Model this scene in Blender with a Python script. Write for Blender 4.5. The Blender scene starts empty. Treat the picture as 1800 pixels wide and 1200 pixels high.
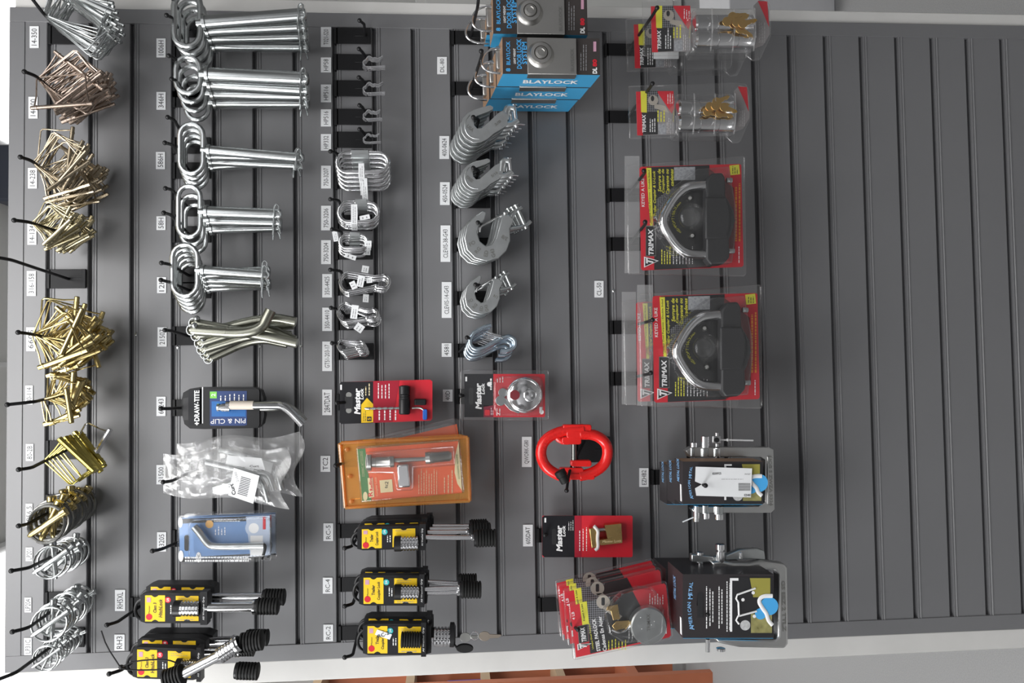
import bpy, math, random
from mathutils import Vector, Matrix
C = bpy.context.scene.collection
scene = bpy.context.scene
random.seed(7)
# ---------------------------------------------------------------- camera
ZT = 2.25                      # height of the topmost groove of the slat panel
FPX = 1350.0                   # focal length for a 1800 px wide frame
CAMP = Vector((-0.0414, -1.4974, ZT - 0.7629))
def _rot(a, b, c):
    return Matrix.Rotation(c, 3, 'Z') @ Matrix.Rotation(b, 3, 'Y') @ Matrix.Rotation(a, 3, 'X')
_M = _rot(-0.0357, 0.0750, 0.0131) @ Matrix(((0, 0, -1), (1, 0, 0), (0, -1, 0)))   # rows: right, up, back
cam = bpy.data.cameras.new('camera'); cam.sensor_width = 36; cam.lens = 27.0; cam.clip_start = 0.02
camo = bpy.data.objects.new('camera', cam); C.objects.link(camo)
mw = _M.transposed().to_4x4(); mw.translation = CAMP
camo.matrix_world = mw
scene.camera = camo
def P(px, py, d=0.0):          # the point at distance d in front of the panel face seen at a pixel of the photograph
    v = _M.transposed() @ Vector(((px - 900) / FPX, -(py - 600) / FPX, -1.0))
    t = (-d - CAMP.y) / v.y
    return CAMP + v * t
# ---------------------------------------------------------------- world, lights, exposure
scene.view_settings.view_transform = 'Standard'; scene.view_settings.look = 'None'
scene.view_settings.exposure = 0.1; scene.view_settings.gamma = 1.0; scene.view_settings.use_curve_mapping = False
W = bpy.data.worlds.new('shop_surroundings'); scene.world = W; W.use_nodes = True
nt = W.node_tree; nt.nodes.clear()
def nd(t, **k):
    n = nt.nodes.new(t)
    for a, b in k.items(): setattr(n, a, b)
    return n
out = nd('ShaderNodeOutputWorld'); bg = nd('ShaderNodeBackground'); tc = nd('ShaderNodeTexCoord'); sep = nd('ShaderNodeSeparateXYZ')
rmp = nd('ShaderNodeValToRGB'); mr = nd('ShaderNodeMapRange')
nt.links.new(tc.outputs['Generated'], sep.inputs[0]); nt.links.new(sep.outputs['Z'], mr.inputs[0])
mr.inputs[1].default_value = -1; mr.inputs[2].default_value = 1
nt.links.new(mr.outputs[0], rmp.inputs[0])
cr = rmp.color_ramp; cr.elements[0].position = 0.0; cr.elements[0].color = (.06, .06, .06, 1); cr.elements[1].position = 1; cr.elements[1].color = (.75, .76, .78, 1)
for p_, v_ in ((.42, .10), (.50, .34), (.56, .5), (.66, .7)):
    e = cr.elements.new(p_); e.color = (v_, v_, v_ * 1.02, 1)
# bright and dark Voronoi cells, added to the world for contrast in metal reflections
contrast_cells = nd('ShaderNodeTexVoronoi'); contrast_cells.inputs['Scale'].default_value = 5.5
r2 = nd('ShaderNodeValToRGB'); r2.color_ramp.elements[0].position = .25; r2.color_ramp.elements[0].color = (.12, .12, .12, 1)
r2.color_ramp.elements[1].position = .75; r2.color_ramp.elements[1].color = (1.9, 1.9, 1.9, 1)
sp2 = nd('ShaderNodeSeparateColor')
nt.links.new(tc.outputs['Generated'], contrast_cells.inputs['Vector']); nt.links.new(contrast_cells.outputs['Color'], sp2.inputs[0]); nt.links.new(sp2.outputs[0], r2.inputs[0])
mul = nd('ShaderNodeMixRGB', blend_type='MULTIPLY'); mul.inputs[0].default_value = 1.0
nt.links.new(rmp.outputs[0], mul.inputs[1]); nt.links.new(r2.outputs[0], mul.inputs[2])
nt.links.new(mul.outputs[0], bg.inputs[0]); nt.links.new(bg.outputs[0], out.inputs[0]); bg.inputs[1].default_value = 0.8
def area(name, loc, target, sx, sy, power, col=(1, 1, 1)):
    l = bpy.data.lights.new(name, 'AREA'); l.shape = 'RECTANGLE'; l.size = sx; l.size_y = sy; l.energy = power; l.color = col
    o = bpy.data.objects.new(name, l); C.objects.link(o); o.location = loc
    o.rotation_euler = (Vector(target) - Vector(loc)).to_track_quat('-Z', 'Y').to_euler()
    return o
area('ceiling_light_near', (-0.15, -0.85, 2.93), (-0.1, -0.2, 0.8), 1.2, 1.0, 30, (1, .99, .98))
area('ceiling_light_far', (0.2, -2.2, 2.93), (0.0, 0.0, 1.6), 2.0, 0.5, 18, (.97, .98, 1))
area('ceiling_light_left', (-2.2, -1.5, 2.75), (-.1, 0, 1.4), 1.3, 1.2, 66, (.98, .99, 1))
area('ceiling_light_behind', (-0.6, 2.4, 2.93), (-0.6, 2.4, 0), 2.4, 1.2, 60, (1, 1, 1))
# ---------------------------------------------------------------- materials
MT = {}
def mat(name, col, rough=.5, metal=0.0, noise=0.0, nscale=60, bump=0.0, spec=.5, coat=0.0):
    if name in MT: return MT[name]
    m = bpy.data.materials.new(name); m.use_nodes = True; n = m.node_tree; b = n.nodes['Principled BSDF']
    b.inputs['Base Color'].default_value = (*col, 1); b.inputs['Roughness'].default_value = rough; b.inputs['Metallic'].default_value = metal
    b.inputs['Specular IOR Level'].default_value = spec; b.inputs['Coat Weight'].default_value = coat; b.inputs['Coat Roughness'].default_value = .15
    t = n.nodes.new('ShaderNodeTexCoord'); x = n.nodes.new('ShaderNodeTexNoise'); x.inputs['Scale'].default_value = nscale; x.inputs['Detail'].default_value = 3
    n.links.new(t.outputs['Object'], x.inputs['Vector'])
    if noise:
        r = n.nodes.new('ShaderNodeMapRange'); r.inputs[3].default_value = max(0, rough - noise); r.inputs[4].default_value = min(1, rough + noise)
        n.links.new(x.outputs['Fac'], r.inputs[0]); n.links.new(r.outputs[0], b.inputs['Roughness'])
        c = n.nodes.new('ShaderNodeMixRGB'); c.inputs[1].default_value = (*[v * (1 - noise) for v in col], 1); c.inputs[2].default_value = (*[min(1, v * (1 + noise)) for v in col], 1)
        n.links.new(x.outputs['Fac'], c.inputs[0]); n.links.new(c.outputs[0], b.inputs['Base Color'])
    if bump:
        bp = n.nodes.new('ShaderNodeBump'); bp.inputs['Strength'].default_value = bump; bp.inputs['Distance'].default_value = .001
        n.links.new(x.outputs['Fac'], bp.inputs['Height']); n.links.new(bp.outputs[0], b.inputs['Normal'])
    MT[name] = m; return m
def plastic(name, tint=(1, 1, 1), body=.018, gloss=.05, edge=.5):      # thin clear packaging film
    if name in MT: return MT[name]
    m = bpy.data.materials.new(name); m.use_nodes = True; n = m.node_tree; n.nodes.clear()
    o = n.nodes.new('ShaderNodeOutputMaterial'); tr = n.nodes.new('ShaderNodeBsdfTransparent'); gl = n.nodes.new('ShaderNodeBsdfGlossy'); df = n.nodes.new('ShaderNodeBsdfDiffuse')
    lw = n.nodes.new('ShaderNodeLayerWeight'); lw.inputs[0].default_value = .35
    tr.inputs[0].default_value = (*tint, 1); gl.inputs['Roughness'].default_value = gloss; df.inputs[0].default_value = (*[.75 * t for t in tint], 1)
    m1 = n.nodes.new('ShaderNodeMixShader'); m1.inputs[0].default_value = body; n.links.new(tr.outputs[0], m1.inputs[1]); n.links.new(df.outputs[0], m1.inputs[2])
    ma = n.nodes.new('ShaderNodeMapRange'); ma.inputs[3].default_value = .03; ma.inputs[4].default_value = edge
    n.links.new(lw.outputs['Facing'], ma.inputs[0])
    m2 = n.nodes.new('ShaderNodeMixShader'); n.links.new(ma.outputs[0], m2.inputs[0]); n.links.new(m1.outputs[0], m2.inputs[1]); n.links.new(gl.outputs[0], m2.inputs[2])
    n.links.new(m2.outputs[0], o.inputs[0]); MT[name] = m; return m
def glow(name, col, s):
    if name in MT: return MT[name]
    m = bpy.data.materials.new(name); m.use_nodes = True; b = m.node_tree.nodes['Principled BSDF']
    b.inputs['Emission Color'].default_value = (*col, 1); b.inputs['Emission Strength'].default_value = s; MT[name] = m; return m
GREY = mat('grey_panel_paint', (.158, .158, .164), .46, 0, .04, 6, .03, .8)
GROOVE = mat('dark_groove', (.07, .07, .074), .6)
WHITEWOOD = mat('white_painted_wood', (.64, .63, .61), .55, 0, .08, 14, .3)
BLACK = mat('black_metal', (.010, .010, .011), .5, 0, 0, 60, 0, .25)
BLACKP = mat('black_plastic', (.010, .010, .011), .38, 0, 0, 60, 0, .35)
RUBBER = mat('black_rubber', (.010, .010, .010), .6, 0, 0, 60, 0, .3)
CHROME = mat('chrome', (.74, .74, .75), .15, 1, .02, 15)
STEEL = mat('zinc_steel', (.52, .54, .54), .25, 1, .03, 15)
DULL = mat('dull_steel', (.42, .42, .40), .34, 1, .10, 50)
GALV = mat('galvanized', (.62, .64, .64), .32, 1, .10, 45, .5)
BLUEZ = mat('blue_zinc', (.55, .64, .72), .25, 1, .08, 40)
OLIVE = mat('olive_steel', (.36, .36, .30), .30, 1, .08, 40)
BRASSY = mat('yellow_zinc', (.50, .40, .18), .24, 1, .08, 30)
BRASSP = mat('pink_yellow_zinc', (.44, .35, .29), .28, 1, .12, 60)
BRASSG = mat('bright_yellow_zinc', (.60, .50, .13), .22, 1, .12, 60)
DARKST = mat('dark_steel', (.20, .20, .19), .30, 1, .12, 60)
BRASS = mat('brass', (.62, .43, .18), .28, 1, .06, 50)
WHITE = mat('white_print', (.86, .86, .86), .5)
PAPER = mat('white_paper', (.80, .81, .82), .6, 0, .03)
INK = mat('black_print', (.02, .02, .022), .45)
CARDK = mat('black_card', (.012, .012, .015), .45, 0, 0, 60, 0, .3)
GREYP = mat('grey_print', (.28, .28, .29), .5)
RED = mat('red_card', (.62, .02, .035), .35, 0, .05)
MAROON = mat('dark_red_card', (.20, .008, .03), .35)
YEL = mat('yellow_card', (.83, .55, .015), .4, 0, .03)
LEMON = mat('lemon_print', (.75, .72, .06), .45)
BLUE = mat('sky_blue_card', (.05, .33, .60), .38, 0, .04)
NAVY = mat('navy_card', (.012, .04, .16), .38)
CYAN = mat('cyan_print', (.07, .40, .80), .45)
TEAL = mat('teal_print', (.02, .40, .42), .45)
GREEN = mat('green_print', (.07, .22, .06), .45)
ORANGE = mat('orange_card', (.80, .13, .035), .4, 0, .03)
CREAM = mat('cream_print', (.78, .66, .38), .5)
BROWNC = mat('dark_brown_card', (.045, .038, .036), .42)
KRAFT = mat('kraft_card', (.33, .20, .12), .6, 0, .06)
REDP = mat('red_paint', (.72, .012, .010), .28, 0, .03, 60, .05, .5, .3)
CLEAR = plastic('clear_plastic')
CLEARH = plastic('hazy_plastic', (1, 1, 1), .14, .12, .6)
AMBER = plastic('amber_plastic', (1.0, .58, .16), .30, .10, .5)
BAG = plastic('crinkled_bag', (1, 1, 1), .16, .18, .6)
# ---------------------------------------------------------------- mesh builder
_tc = {}
def text_mesh(s, bold, shear):
    k = (s, bold, shear)
    if k in _tc: return _tc[k]
    cu = bpy.data.curves.new('t', 'FONT'); cu.body = s; cu.size = 1; cu.resolution_u = 2; cu.offset = bold; cu.shear = shear
    o = bpy.data.objects.new('t', cu); C.objects.link(o); bpy.context.view_layer.update()
    me = bpy.data.meshes.new_from_object(o.evaluated_get(bpy.context.evaluated_depsgraph_get()))
    vs = [(v.co.x, v.co.y) for v in me.vertices]; fs = [tuple(p.vertices) for p in me.polygons]
    bpy.data.objects.remove(o); bpy.data.curves.remove(cu); bpy.data.meshes.remove(me)
    x0 = min((v[0] for v in vs), default=0); x1 = max((v[0] for v in vs), default=1); y0 = min((v[1] for v in vs), default=0); y1 = max((v[1] for v in vs), default=1)
    _tc[k] = ([((x - (x0 + x1) / 2) / (x1 - x0), (y - (y0 + y1) / 2) / (y1 - y0)) for x, y in vs], fs, (x1 - x0) / (y1 - y0)); return _tc[k]
class MB:
    def __init__(s): s.V = []; s.F = []; s.I = []; s.m = []
    def mi(s, m):
        if m not in s.m: s.m.append(m)
        return s.m.index(m)
    def add(s, vs, fs, m):
        n = len(s.V); s.V += [Vector(v) for v in vs]; i = s.mi(m)
        for f in fs: s.F.append(tuple(n + k for k in f)); s.I.append(i)
        return s
    def slab(s, pts, y1, y0, m):            # outline of (x,z) points, front face at y1, back at y0
        n = len(pts); vs = [(x, y1, z) for x, z in pts] + [(x, y0, z) for x, z in pts]
        a = sum(pts[i][0] * pts[(i + 1) % n][1] - pts[(i + 1) % n][0] * pts[i][1] for i in range(n))
        f = list(range(n)); b = [n + k for k in reversed(f)]; sd = [(k, n + k, n + (k + 1) % n, (k + 1) % n) for k in range(n)]
        if a < 0: f = f[::-1]; b = b[::-1]; sd = [q[::-1] for q in sd]
        return s.add(vs, [f, b] + sd, m)
    def prism(s, pts, d1, d0, m):           # outline traced at depth d1, extruded straight back to d0
        return s.slab([(P(x, y, d1).x, P(x, y, d1).z) for x, y in pts], -d1, -d0, m)
    def box(s, a, b, m):
        x0, x1 = sorted((a[0], b[0])); z0, z1 = sorted((a[2], b[2]))
        return s.slab([(x0, z0), (x1, z0), (x1, z1), (x0, z1)], min(a[1], b[1]), max(a[1], b[1]), m)
    def pbox(s, x0, y0, x1, y1, d1, d0, m): return s.prism([(x0, y0), (x1, y0), (x1, y1), (x0, y1)], d1, d0, m)
    def flat(s, pts, d, m):
        v = [P(x, y, d) for x, y in pts]; n = len(pts)
        a = sum(v[i].x * v[(i + 1) % n].z - v[(i + 1) % n].x * v[i].z for i in range(n))
        f = list(range(n)); return s.add(v, [f if a > 0 else f[::-1]], m)
    def fr(s, x0, y0, x1, y1, d, m): return s.flat([(x0, y0), (x1, y0), (x1, y1), (x0, y1)], d, m)
    def disc(s, x, y, r, d, m, n=20, ry=None):
        ry = ry or r
        return s.flat([(x + r * math.cos(6.2832 * k / n), y + ry * math.sin(6.2832 * k / n)) for k in range(n)], d, m)
    def tube(s, pts, r, m, closed=False, seg=8, sq=1.0):
        pts = [Vector(p) for p in pts]; n = len(pts)
        if n < 2: return s
        R = r if isinstance(r, (list, tuple)) else [r] * n
        ring = []; prev = None
        for i, p in enumerate(pts):
            a = pts[(i - 1) % n] if (closed or i) else p; b = pts[(i + 1) % n] if (closed or i < n - 1) else p
            t = (b - a).normalized()
            if prev is None:
                u = t.cross(Vector((0, 1, 0)))
                if u.length < .1: u = t.cross(Vector((1, 0, 0)))
            else: u = prev - t * prev.dot(t)
            u.normalize(); prev = u; w = t.cross(u)
            ring.append([p + (u * math.cos(6.28318 * k / seg) + w * math.sin(6.28318 * k / seg) * sq) * R[i] for k in range(seg)])
        vs = [v for g in ring for v in g]; fs = []
        for i in range(n if closed else n - 1):
            j = (i + 1) % n
            for k in range(seg): fs.append((i * seg + k, i * seg + (k + 1) % seg, j * seg + (k + 1) % seg, j * seg + k))
        if not closed: fs += [tuple(range(seg))[::-1], tuple((n - 1) * seg + k for k in range(seg))]
        return s.add(vs, fs, m)
    def lathe(s, p0, p1, prof, m, seg=18, unit=False):   # prof: (distance along axis, radius)
        p0 = Vector(p0); ax = (Vector(p1) - p0); L = ax.length; ax.normalize()
        if unit: prof = [(t * L, r) for t, r in prof]
        pts = [p0 + ax * t for t, r in prof]; u = ax.cross(Vector((0, 1, 0)))
        if u.length < .1: u = ax.cross(Vector((1, 0, 0)))
        u.normalize(); w = ax.cross(u); vs = []
        for p, (t, r) in zip(pts, prof): vs += [p + (u * math.cos(6.28318 * k / seg) + w * math.sin(6.28318 * k / seg)) * max(r, 1e-5) for k in range(seg)]
        n = len(prof); fs = [(i * seg + k, i * seg + (k + 1) % seg, (i + 1) * seg + (k + 1) % seg, (i + 1) * seg + k) for i in range(n - 1) for k in range(seg)]
        fs += [tuple(range(seg))[::-1], tuple((n - 1) * seg + k for k in range(seg))]
        return s.add(vs, fs, m)
    def ball(s, c, r, m, seg=12):
        c = Vector(c); n = 7
        return s.lathe(c + Vector((0, 0, -r)), c + Vector((0, 0, r)), [(r - r * math.cos(math.pi * k / n), r * math.sin(math.pi * k / n)) for k in range(n + 1)], m, seg)
    def tx(s, st, c, right, up, w, h, m, bold=0.0, shear=0.0):
        vs, fs, asp = text_mesh(st, bold, shear); c = Vector(c)
        if w is None: w = h * asp
        R = Vector(right).normalized() * w; U = Vector(up).normalized() * h
        return s.add([c + R * x + U * y for x, y in vs], fs, m)
    def text(s, st, px, py, d, ln, h, m, ang=0, bold=.012, shear=0.0):
        # ang 0: reads upright in the place; ln and h are the length and height of the line in photo pixels
        c = P(px, py, d); k = (P(px, py - 10, d) - P(px, py + 10, d)).length / 20
        a = math.radians(ang); r = Vector((math.cos(a), 0, -math.sin(a))); u = Vector((math.sin(a), 0, math.cos(a)))
        return s.tx(st, c, r, u, ln * k if ln else None, h * k, m, bold, shear)
    def dash(s, x0, y0, x1, y1, d, n, m, th=.42, fill=.8, ang=0):   # n lines of illegible small print filling a pixel box
        rnd = random.Random(int(x0 * 7 + y0 * 3 + n))
        for i in range(n):
            if ang == 0:
                a = x0 + (x1 - x0) * (i + .5) / n; t = (x1 - x0) / n * th / 2; y = y1; e = y0 + (y1 - y0) * (1 - fill) * rnd.random() * 2
                while y > e:
                    l = rnd.uniform(2.0, 7.0); s.fr(a - t, max(e, y - l), a + t, y, d, m); y -= l + 1.2
            else:
                a = y0 + (y1 - y0) * (i + .5) / n; t = (y1 - y0) / n * th / 2; x = x0; e = x1 - (x1 - x0) * (1 - fill) * rnd.random() * 2
                while x < e:
                    l = rnd.uniform(2.0, 7.0); s.fr(x, a - t, min(e, x + l), a + t, d, m); x += l + 1.2
        return s
    def build(s, name, parent=None, bevel=0.0, seg=2, ang=35):
        o_ = parent.location if parent is not None and parent.parent is None else (parent['_o'] if parent is not None else Vector())
        if parent is not None and '_o' in parent: o_ = Vector(parent['_o'])
        me = bpy.data.meshes.new(name); me.from_pydata([tuple(v - Vector(o_)) for v in s.V], [], s.F)
        for m in s.m: me.materials.append(m)
        me.polygons.foreach_set('material_index', s.I); me.polygons.foreach_set('use_smooth', [True] * len(s.F)); me.update()
        me.set_sharp_from_angle(angle=math.radians(ang))
        ob = bpy.data.objects.new(name, me); C.objects.link(ob)
        if parent is not None: ob.parent = parent
        if bevel:
            b = ob.modifiers.new('b', 'BEVEL'); b.width = bevel; b.segments = seg; b.limit_method = 'ANGLE'; b.angle_limit = math.radians(40)
        return ob
def sub(parent_part, mb, name, root, **k):      # a sub-part under a part (parts keep an identity transform inside their thing)
    o = mb.build(name, root, **k); o.parent = parent_part; return o
def tag(o, label, cat, group=None, kind=None):
    o['label'] = label; o['category'] = cat
    if group: o['group'] = group
    if kind: o['kind'] = kind
    return o
def thing(name, loc, label, cat, group=None):
    o = bpy.data.objects.new(name, None); o.empty_display_size = .02; C.objects.link(o); o.location = loc
    return tag(o, label, cat, group)
KIDS = {}
def kids(o): return [c for c in C.objects if c.parent == o]
def proto_kids(root):
    if root.name not in KIDS: KIDS[root.name] = [(c, [g for g in kids(c)]) for c in kids(root)]
    return KIDS[root.name]
def dup(root, loc, rot=None, label=None, swing=0.0, mats=None):
    r = root.copy(); C.objects.link(r); r.location = loc
    r.rotation_euler = rot if rot is not None else (0, swing, 0)
    if label: r['label'] = label
    for c, gs in proto_kids(root):
        n = c.copy(); C.objects.link(n); n.parent = r
        for g in gs: k = g.copy(); C.objects.link(k); k.parent = n
    return r
NTH = ['front', 'second from front', 'third from front', 'fourth from front', 'fifth from front', 'sixth from front', 'seventh from front', 'eighth from front', 'ninth from front', 'tenth from front']
def stack(root, back, n, label, jit=.03, even=True):
    """root stands at the front of its hook; n-1 copies go back towards point `back`; label has a {} for the rank"""
    f = Vector(root.location); b = Vector(back); root['label'] = label.format('frontmost')
    out = [root]; rn = random.Random(int(f.x * 9999) + n)
    for i in range(1, n):
        out.append(dup(root, f.lerp(b, i / (n - 1)), label=label.format(NTH[i] if i < n - 1 or n > 3 else 'rearmost'), swing=rn.uniform(-jit, jit)))
    return out
def arc(cx, cy, r, a0, a1, n, d=None, ry=None):   # pixel arc (list of px,py)
    ry = ry or r
    return [(cx + r * math.cos(math.radians(a0 + (a1 - a0) * k / n)), cy + ry * math.sin(math.radians(a0 + (a1 - a0) * k / n))) for k in range(n + 1)]
def Q(pts, d):  return [P(x, y, d) for x, y in pts]
def rr(x0, y0, x1, y1, r, n=4):                    # rounded rectangle, pixels
    return arc(x1 - r, y1 - r, r, 0, 90, n) + arc(x0 + r, y1 - r, r, 90, 180, n) + arc(x0 + r, y0 + r, r, 180, 270, n) + arc(x1 - r, y0 + r, r, 270, 360, n)
def smooth(pts, it=2, closed=False):
    for _ in range(it):
        o = []; n = len(pts)
        for i in range(n if closed else n - 1):
            a, b = pts[i], pts[(i + 1) % n]
            a = Vector(a); b = Vector(b); o += [a.lerp(b, .25), a.lerp(b, .75)]
        if not closed: o = [Vector(pts[0])] + o + [Vector(pts[-1])]
        pts = o
    return pts
# ================================================================ the setting
GR = [ZT - .0762 * k for k in range(30)]
XL, XR = -.5544, .6300          # groove ends
def structure():
    mb = MB(); mb.box((-7, -6, -.05), (7, 5.5, 0), mat('speckled_floor', (.30, .30, .30), .8, 0, .25, 260, .2))
    mb.build('floor')['kind'] = 'structure'
    mb = MB(); mb.box((-7, 4.0, 0), (7, 4.12, 3.0), mat('pale_wall', (.62, .62, .60), .7, 0, .03))
    mb.build('wall_back')['kind'] = 'structure'
    mb = MB(); mb.box((-7, -6, 3.0), (7, 4.12, 3.05), mat('white_ceiling', (.8, .8, .78), .8, 0, .02))
    for k in range(-8, 10): mb.box((k * .61 - .008, -6, 2.996), (k * .61 + .008, 4, 3.0), WHITE)
    mb.build('ceiling')['kind'] = 'structure'
structure()
def panel():
    t = thing('display_panel', (.04, 0, 0), 'tall grey slatted display panel with white wooden posts at both sides', 'display panel')
    mb = MB(); prof = []
    # horizontal slats: (y, z) profile of the whole board
    for k in range(0, 29):
        z = GR[k]; g = .0085
        prof += [(0.0, z + .0012), (.0012, z), (.0075, z - .0006), (.0075, z - g + .0005), (-.0008, z - g), (-.0012, z - g - .0018), (0.0, z - g - .003), (0.0, z - g - .0048), (-.0014, z - g - .0058), (-.0014, z - g - .0072), (0.0, z - g - .0084)]
    zt = ZT + .040; zb = GR[28] - .05
    prof = [(0.0, zt)] + prof + [(0.0, zb)]
    n = len(prof); vs = [(XL, y, z) for y, z in prof] + [(XR, y, z) for y, z in prof]
    fs = [(i, i + 1, n + i + 1, n + i) for i in range(n - 1)]
    mb.add(vs, fs, GREY)
    for i in range(n - 1):
        if prof[i][0] > .004 and prof[i + 1][0] > .004: mb.I[i] = mb.mi(GROOVE)
    mb.box((XL, .009, zb), (XR, .03, zt), GROOVE)
    mb.build('slat_board', t, ang=25)
    for nm, x0, x1 in (('side_frame', XL - .03, XL), ('side_frame', XR, XR + .028)):
        MB().box((x0, -.0015, zb - .03), (x1, .032, zt + .028), GREY).build(nm, t, bevel=.0008)
    MB().box((XL, -.0015, zt), (XR, .032, zt + .028), GREY).build('top_frame', t, bevel=.0008)
    MB().box((XL, -.0015, zb - .03), (XR, .032, zb), GREY).build('bottom_frame', t, bevel=.0008)
    MB().box((XL - .070, .002, 0), (XL - .03, .09, zt + .02), WHITEWOOD).build('side_post', t, bevel=.002)
    MB().box((XR + .028, .002, 0), (XR + .054, .09, zt + .02), WHITEWOOD).build('side_post', t, bevel=.002)
    for k, y in ((2, 590), (7, 620), (3, 615), (5, 615), (6, 615), (14, 520)):
        c = P(0, y); z = GR[k] - .006; MB().lathe((c.x, .001, z - .006), (c.x, -.003, z - .006), [(0, .003), (.003, .003), (.004, .0018)], STEEL, 10).build('screw_head', t)
panel()
def shop():
    # pale wooden shelving standing well behind, seen past the left post
    wood = mat('orange_wood', (.42, .13, .06), .5, 0, .15, 5, .1); slat = mat('pine', (.42, .30, .19), .6, 0, .1, 8)
    y0 = 3.0
    a = CAMP
    def B(px, py, y): return P(px, py, -y)
    t = thing('wooden_shelf', (-2.2, y0, 0), 'orange wooden shelf rack standing behind the panel by its left post', 'shelf')
    l = B(490, 1210, y0); r = B(1245, 1150, y0)
    mb = MB(); mb.box((-4.4, y0, .42), (-1.86, y0 + .5, .48), wood); mb.build('lower_board', t)
    mb = MB(); mb.box((-4.4, y0 + .48, .1), (-1.9, y0 + .5, 2.3), wood); mb.build('back_board', t)
    for z in (.85, 1.3, 1.75, 2.3):
        MB().box((-4.4, y0, z), (-1.88, y0 + .5, z + .05), slat).build('shelf_board', t)
    for x in (-1.9, -2.9, -4.35):
        MB().box((x, y0 - .02, 0), (x + .06, y0 + .03, 2.34), wood).build('upright', t)
    cols = [((.02, .06, .45), 'blue'), ((.03, .03, .03), 'black'), ((.02, .08, .5), 'bright blue'), ((.35, .3, .25), 'tan')]
    i = 0
    for z, x in ((.48, -2.15), (.89, -2.2), (1.34, -2.12), (1.79, -2.2)):
        c, nm = cols[i]; i += 1
        b = MB().box((x - .14, y0 + .08, z), (x + .14, y0 + .4, z + .22), mat('bin_' + nm, c, .4)).box((x - .12, y0 + .1, z + .2), (x + .12, y0 + .38, z + .235), INK).build('storage_bin', bevel=.008)
        tag(b, nm + ' plastic bin on the orange wooden shelf behind the panel', 'bin')
    # white cartons on the floor behind the right post
    for (x, y, w, d, h, lb) in ((1.42, 1.50, .40, .35, .42, 'white carton on the floor behind the right white post, lower one'),):
        t = thing('carton', (x, y, 0), lb, 'box')
        MB().box((x - w / 2, y - d / 2, 0), (x + w / 2, y + d / 2, h), mat('white_carton', (.7, .7, .72), .6, 0, .03)).build('body', t, bevel=.004)
        MB().box((x - w / 2 + .02, y - d / 2 - .003, h * .55), (x - w / 2 + .09, y - d / 2, h * .85), INK).build('printed_mark', t)
    t = thing('steel_cabinet', (2.1, 3.4, 0), 'pale grey cabinet against the wall behind the right post', 'cabinet')
    MB().box((1.55, 3.2, .02), (3.4, 3.7, 1.7), mat('pale_cabinet', (.6, .6, .58), .5)).build('body', t, bevel=.006)
    for k in range(3): MB().box((1.6 + k * .6, 3.18, .08), (2.16 + k * .6, 3.2, 1.64), mat('pale_cabinet', (.6, .6, .58), .5)).build('door', t, bevel=.004)
    # bright ceiling fixtures behind the top edge of the panel
    for nm, x, y, w, d in (('near the right post', .98, 1.45, .54, .9), ('above the left post', -.86, 1.45, .54, .9)):
        t = thing('ceiling_light', (x, y, 2.94), 'white luminous ceiling light ' + nm, 'ceiling light')
        MB().box((x - w / 2, y - d / 2, 2.95), (x + w / 2, y + d / 2, 2.99), WHITE).build('housing', t)
        MB().box((x - w / 2 + .02, y - d / 2 + .02, 2.942), (x + w / 2 - .02, y + d / 2 - .02, 2.95), glow('lamp_glow', (1, 1, 1), 2.2)).build('diffuser', t)
    t = thing('ceiling_unit', (.6, 1.2, 2.8), 'dark ceiling unit just visible past the top edge of the panel', 'ceiling unit')  # plain dark box standing for an unidentified dark shape at the ceiling
    MB().box((.51, 1.0, 2.80), (.69, 1.5, 2.93), mat('dark_unit', (.03, .035, .05), .5)).build('body', t, bevel=.01)
    MB().box((.58, 1.2, 2.92), (.62, 1.24, 3.0), BLACK).build('bracket', t)
shop()
# ================================================================ peg hooks and shelf tags
HK = {}
def hook(key, gp, root, knee, tip, L, lab, plate=None, w=32, r=.0028, slot=True):
    """gp: groove index the clip hooks into; root/knee/tip: photo pixels of the rod, L its reach; plate: photo y of the clip's middle"""
    R = P(root[0], root[1], .006); K = P(knee[0], knee[1], L - .02); T = P(tip[0], tip[1], L)
    t = thing('peg_hook', (R.x, 0, GR[gp] - .035), 'black metal peg hook ' + lab, 'hook', 'black peg hooks clipped into the panel')
    c = P(root[0], plate if plate else root[1], .002).x; h = w * .00112 / 2
    zt = GR[gp] + .001; zb = GR[gp + 1] + .006
    mb = MB(); mb.box((c - h, -.0045, zb), (c + h, -.0022, zt - .009), BLACK); mb.box((c - h, -.0045, zt - .012), (c + h, .006, zt - .0045), BLACK)
    mb.box((c - h, -.006, zb - .004), (c + h, -.0022, zb + .003), BLACK)
    if slot: mb.box((c - .0010, -.0052, GR[gp] - .068), (c + .0010, -.0044, GR[gp] - .044), BLACKP)
    mb.build('clip_plate', t, bevel=.0006)
    mb = MB(); k2 = K.lerp(R, .12); mb.tube([R, k2] + [Vector(v) for v in smooth([k2, K, T], 2)[1:-1]] + [T], r, BLACK)
    mb.build('rod', t); MB().ball(T, r * 1.5, BLACKP).build('tip_cap', t)
    HK[key] = (R, K, T); return t
H = hook
H('350', 0, (112, 62), (75, 22), (52, -8), .20, 'at the top right corner, under the 14-350 pins')
H('300', 0, (112, 175), (62, 133), (43, 126), .20, 'carrying the 14-300 pins')
H('238', 0, (112, 330), (55, 282), (36, 276), .20, 'carrying the 14-238 pins')
H('134', 0, (112, 410), (50, 390), (25, 387), .20, 'carrying the 14-134 pins')
H('158', 0, (120, 490), (18, 456), (-8, 452), .22, 'hanging empty below the 316-158 tag')
H('6605', 0, (115, 600), (50, 586), (32, 584), .20, 'carrying the 6605 brass pins')
H('114', 0, (112, 694), (60, 706), (13, 711), .20, 'carrying the small 114 brass pins')
H('2B', 0, (118, 790), (55, 822), (33, 825), .20, 'carrying a few bright brass pins')
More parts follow.
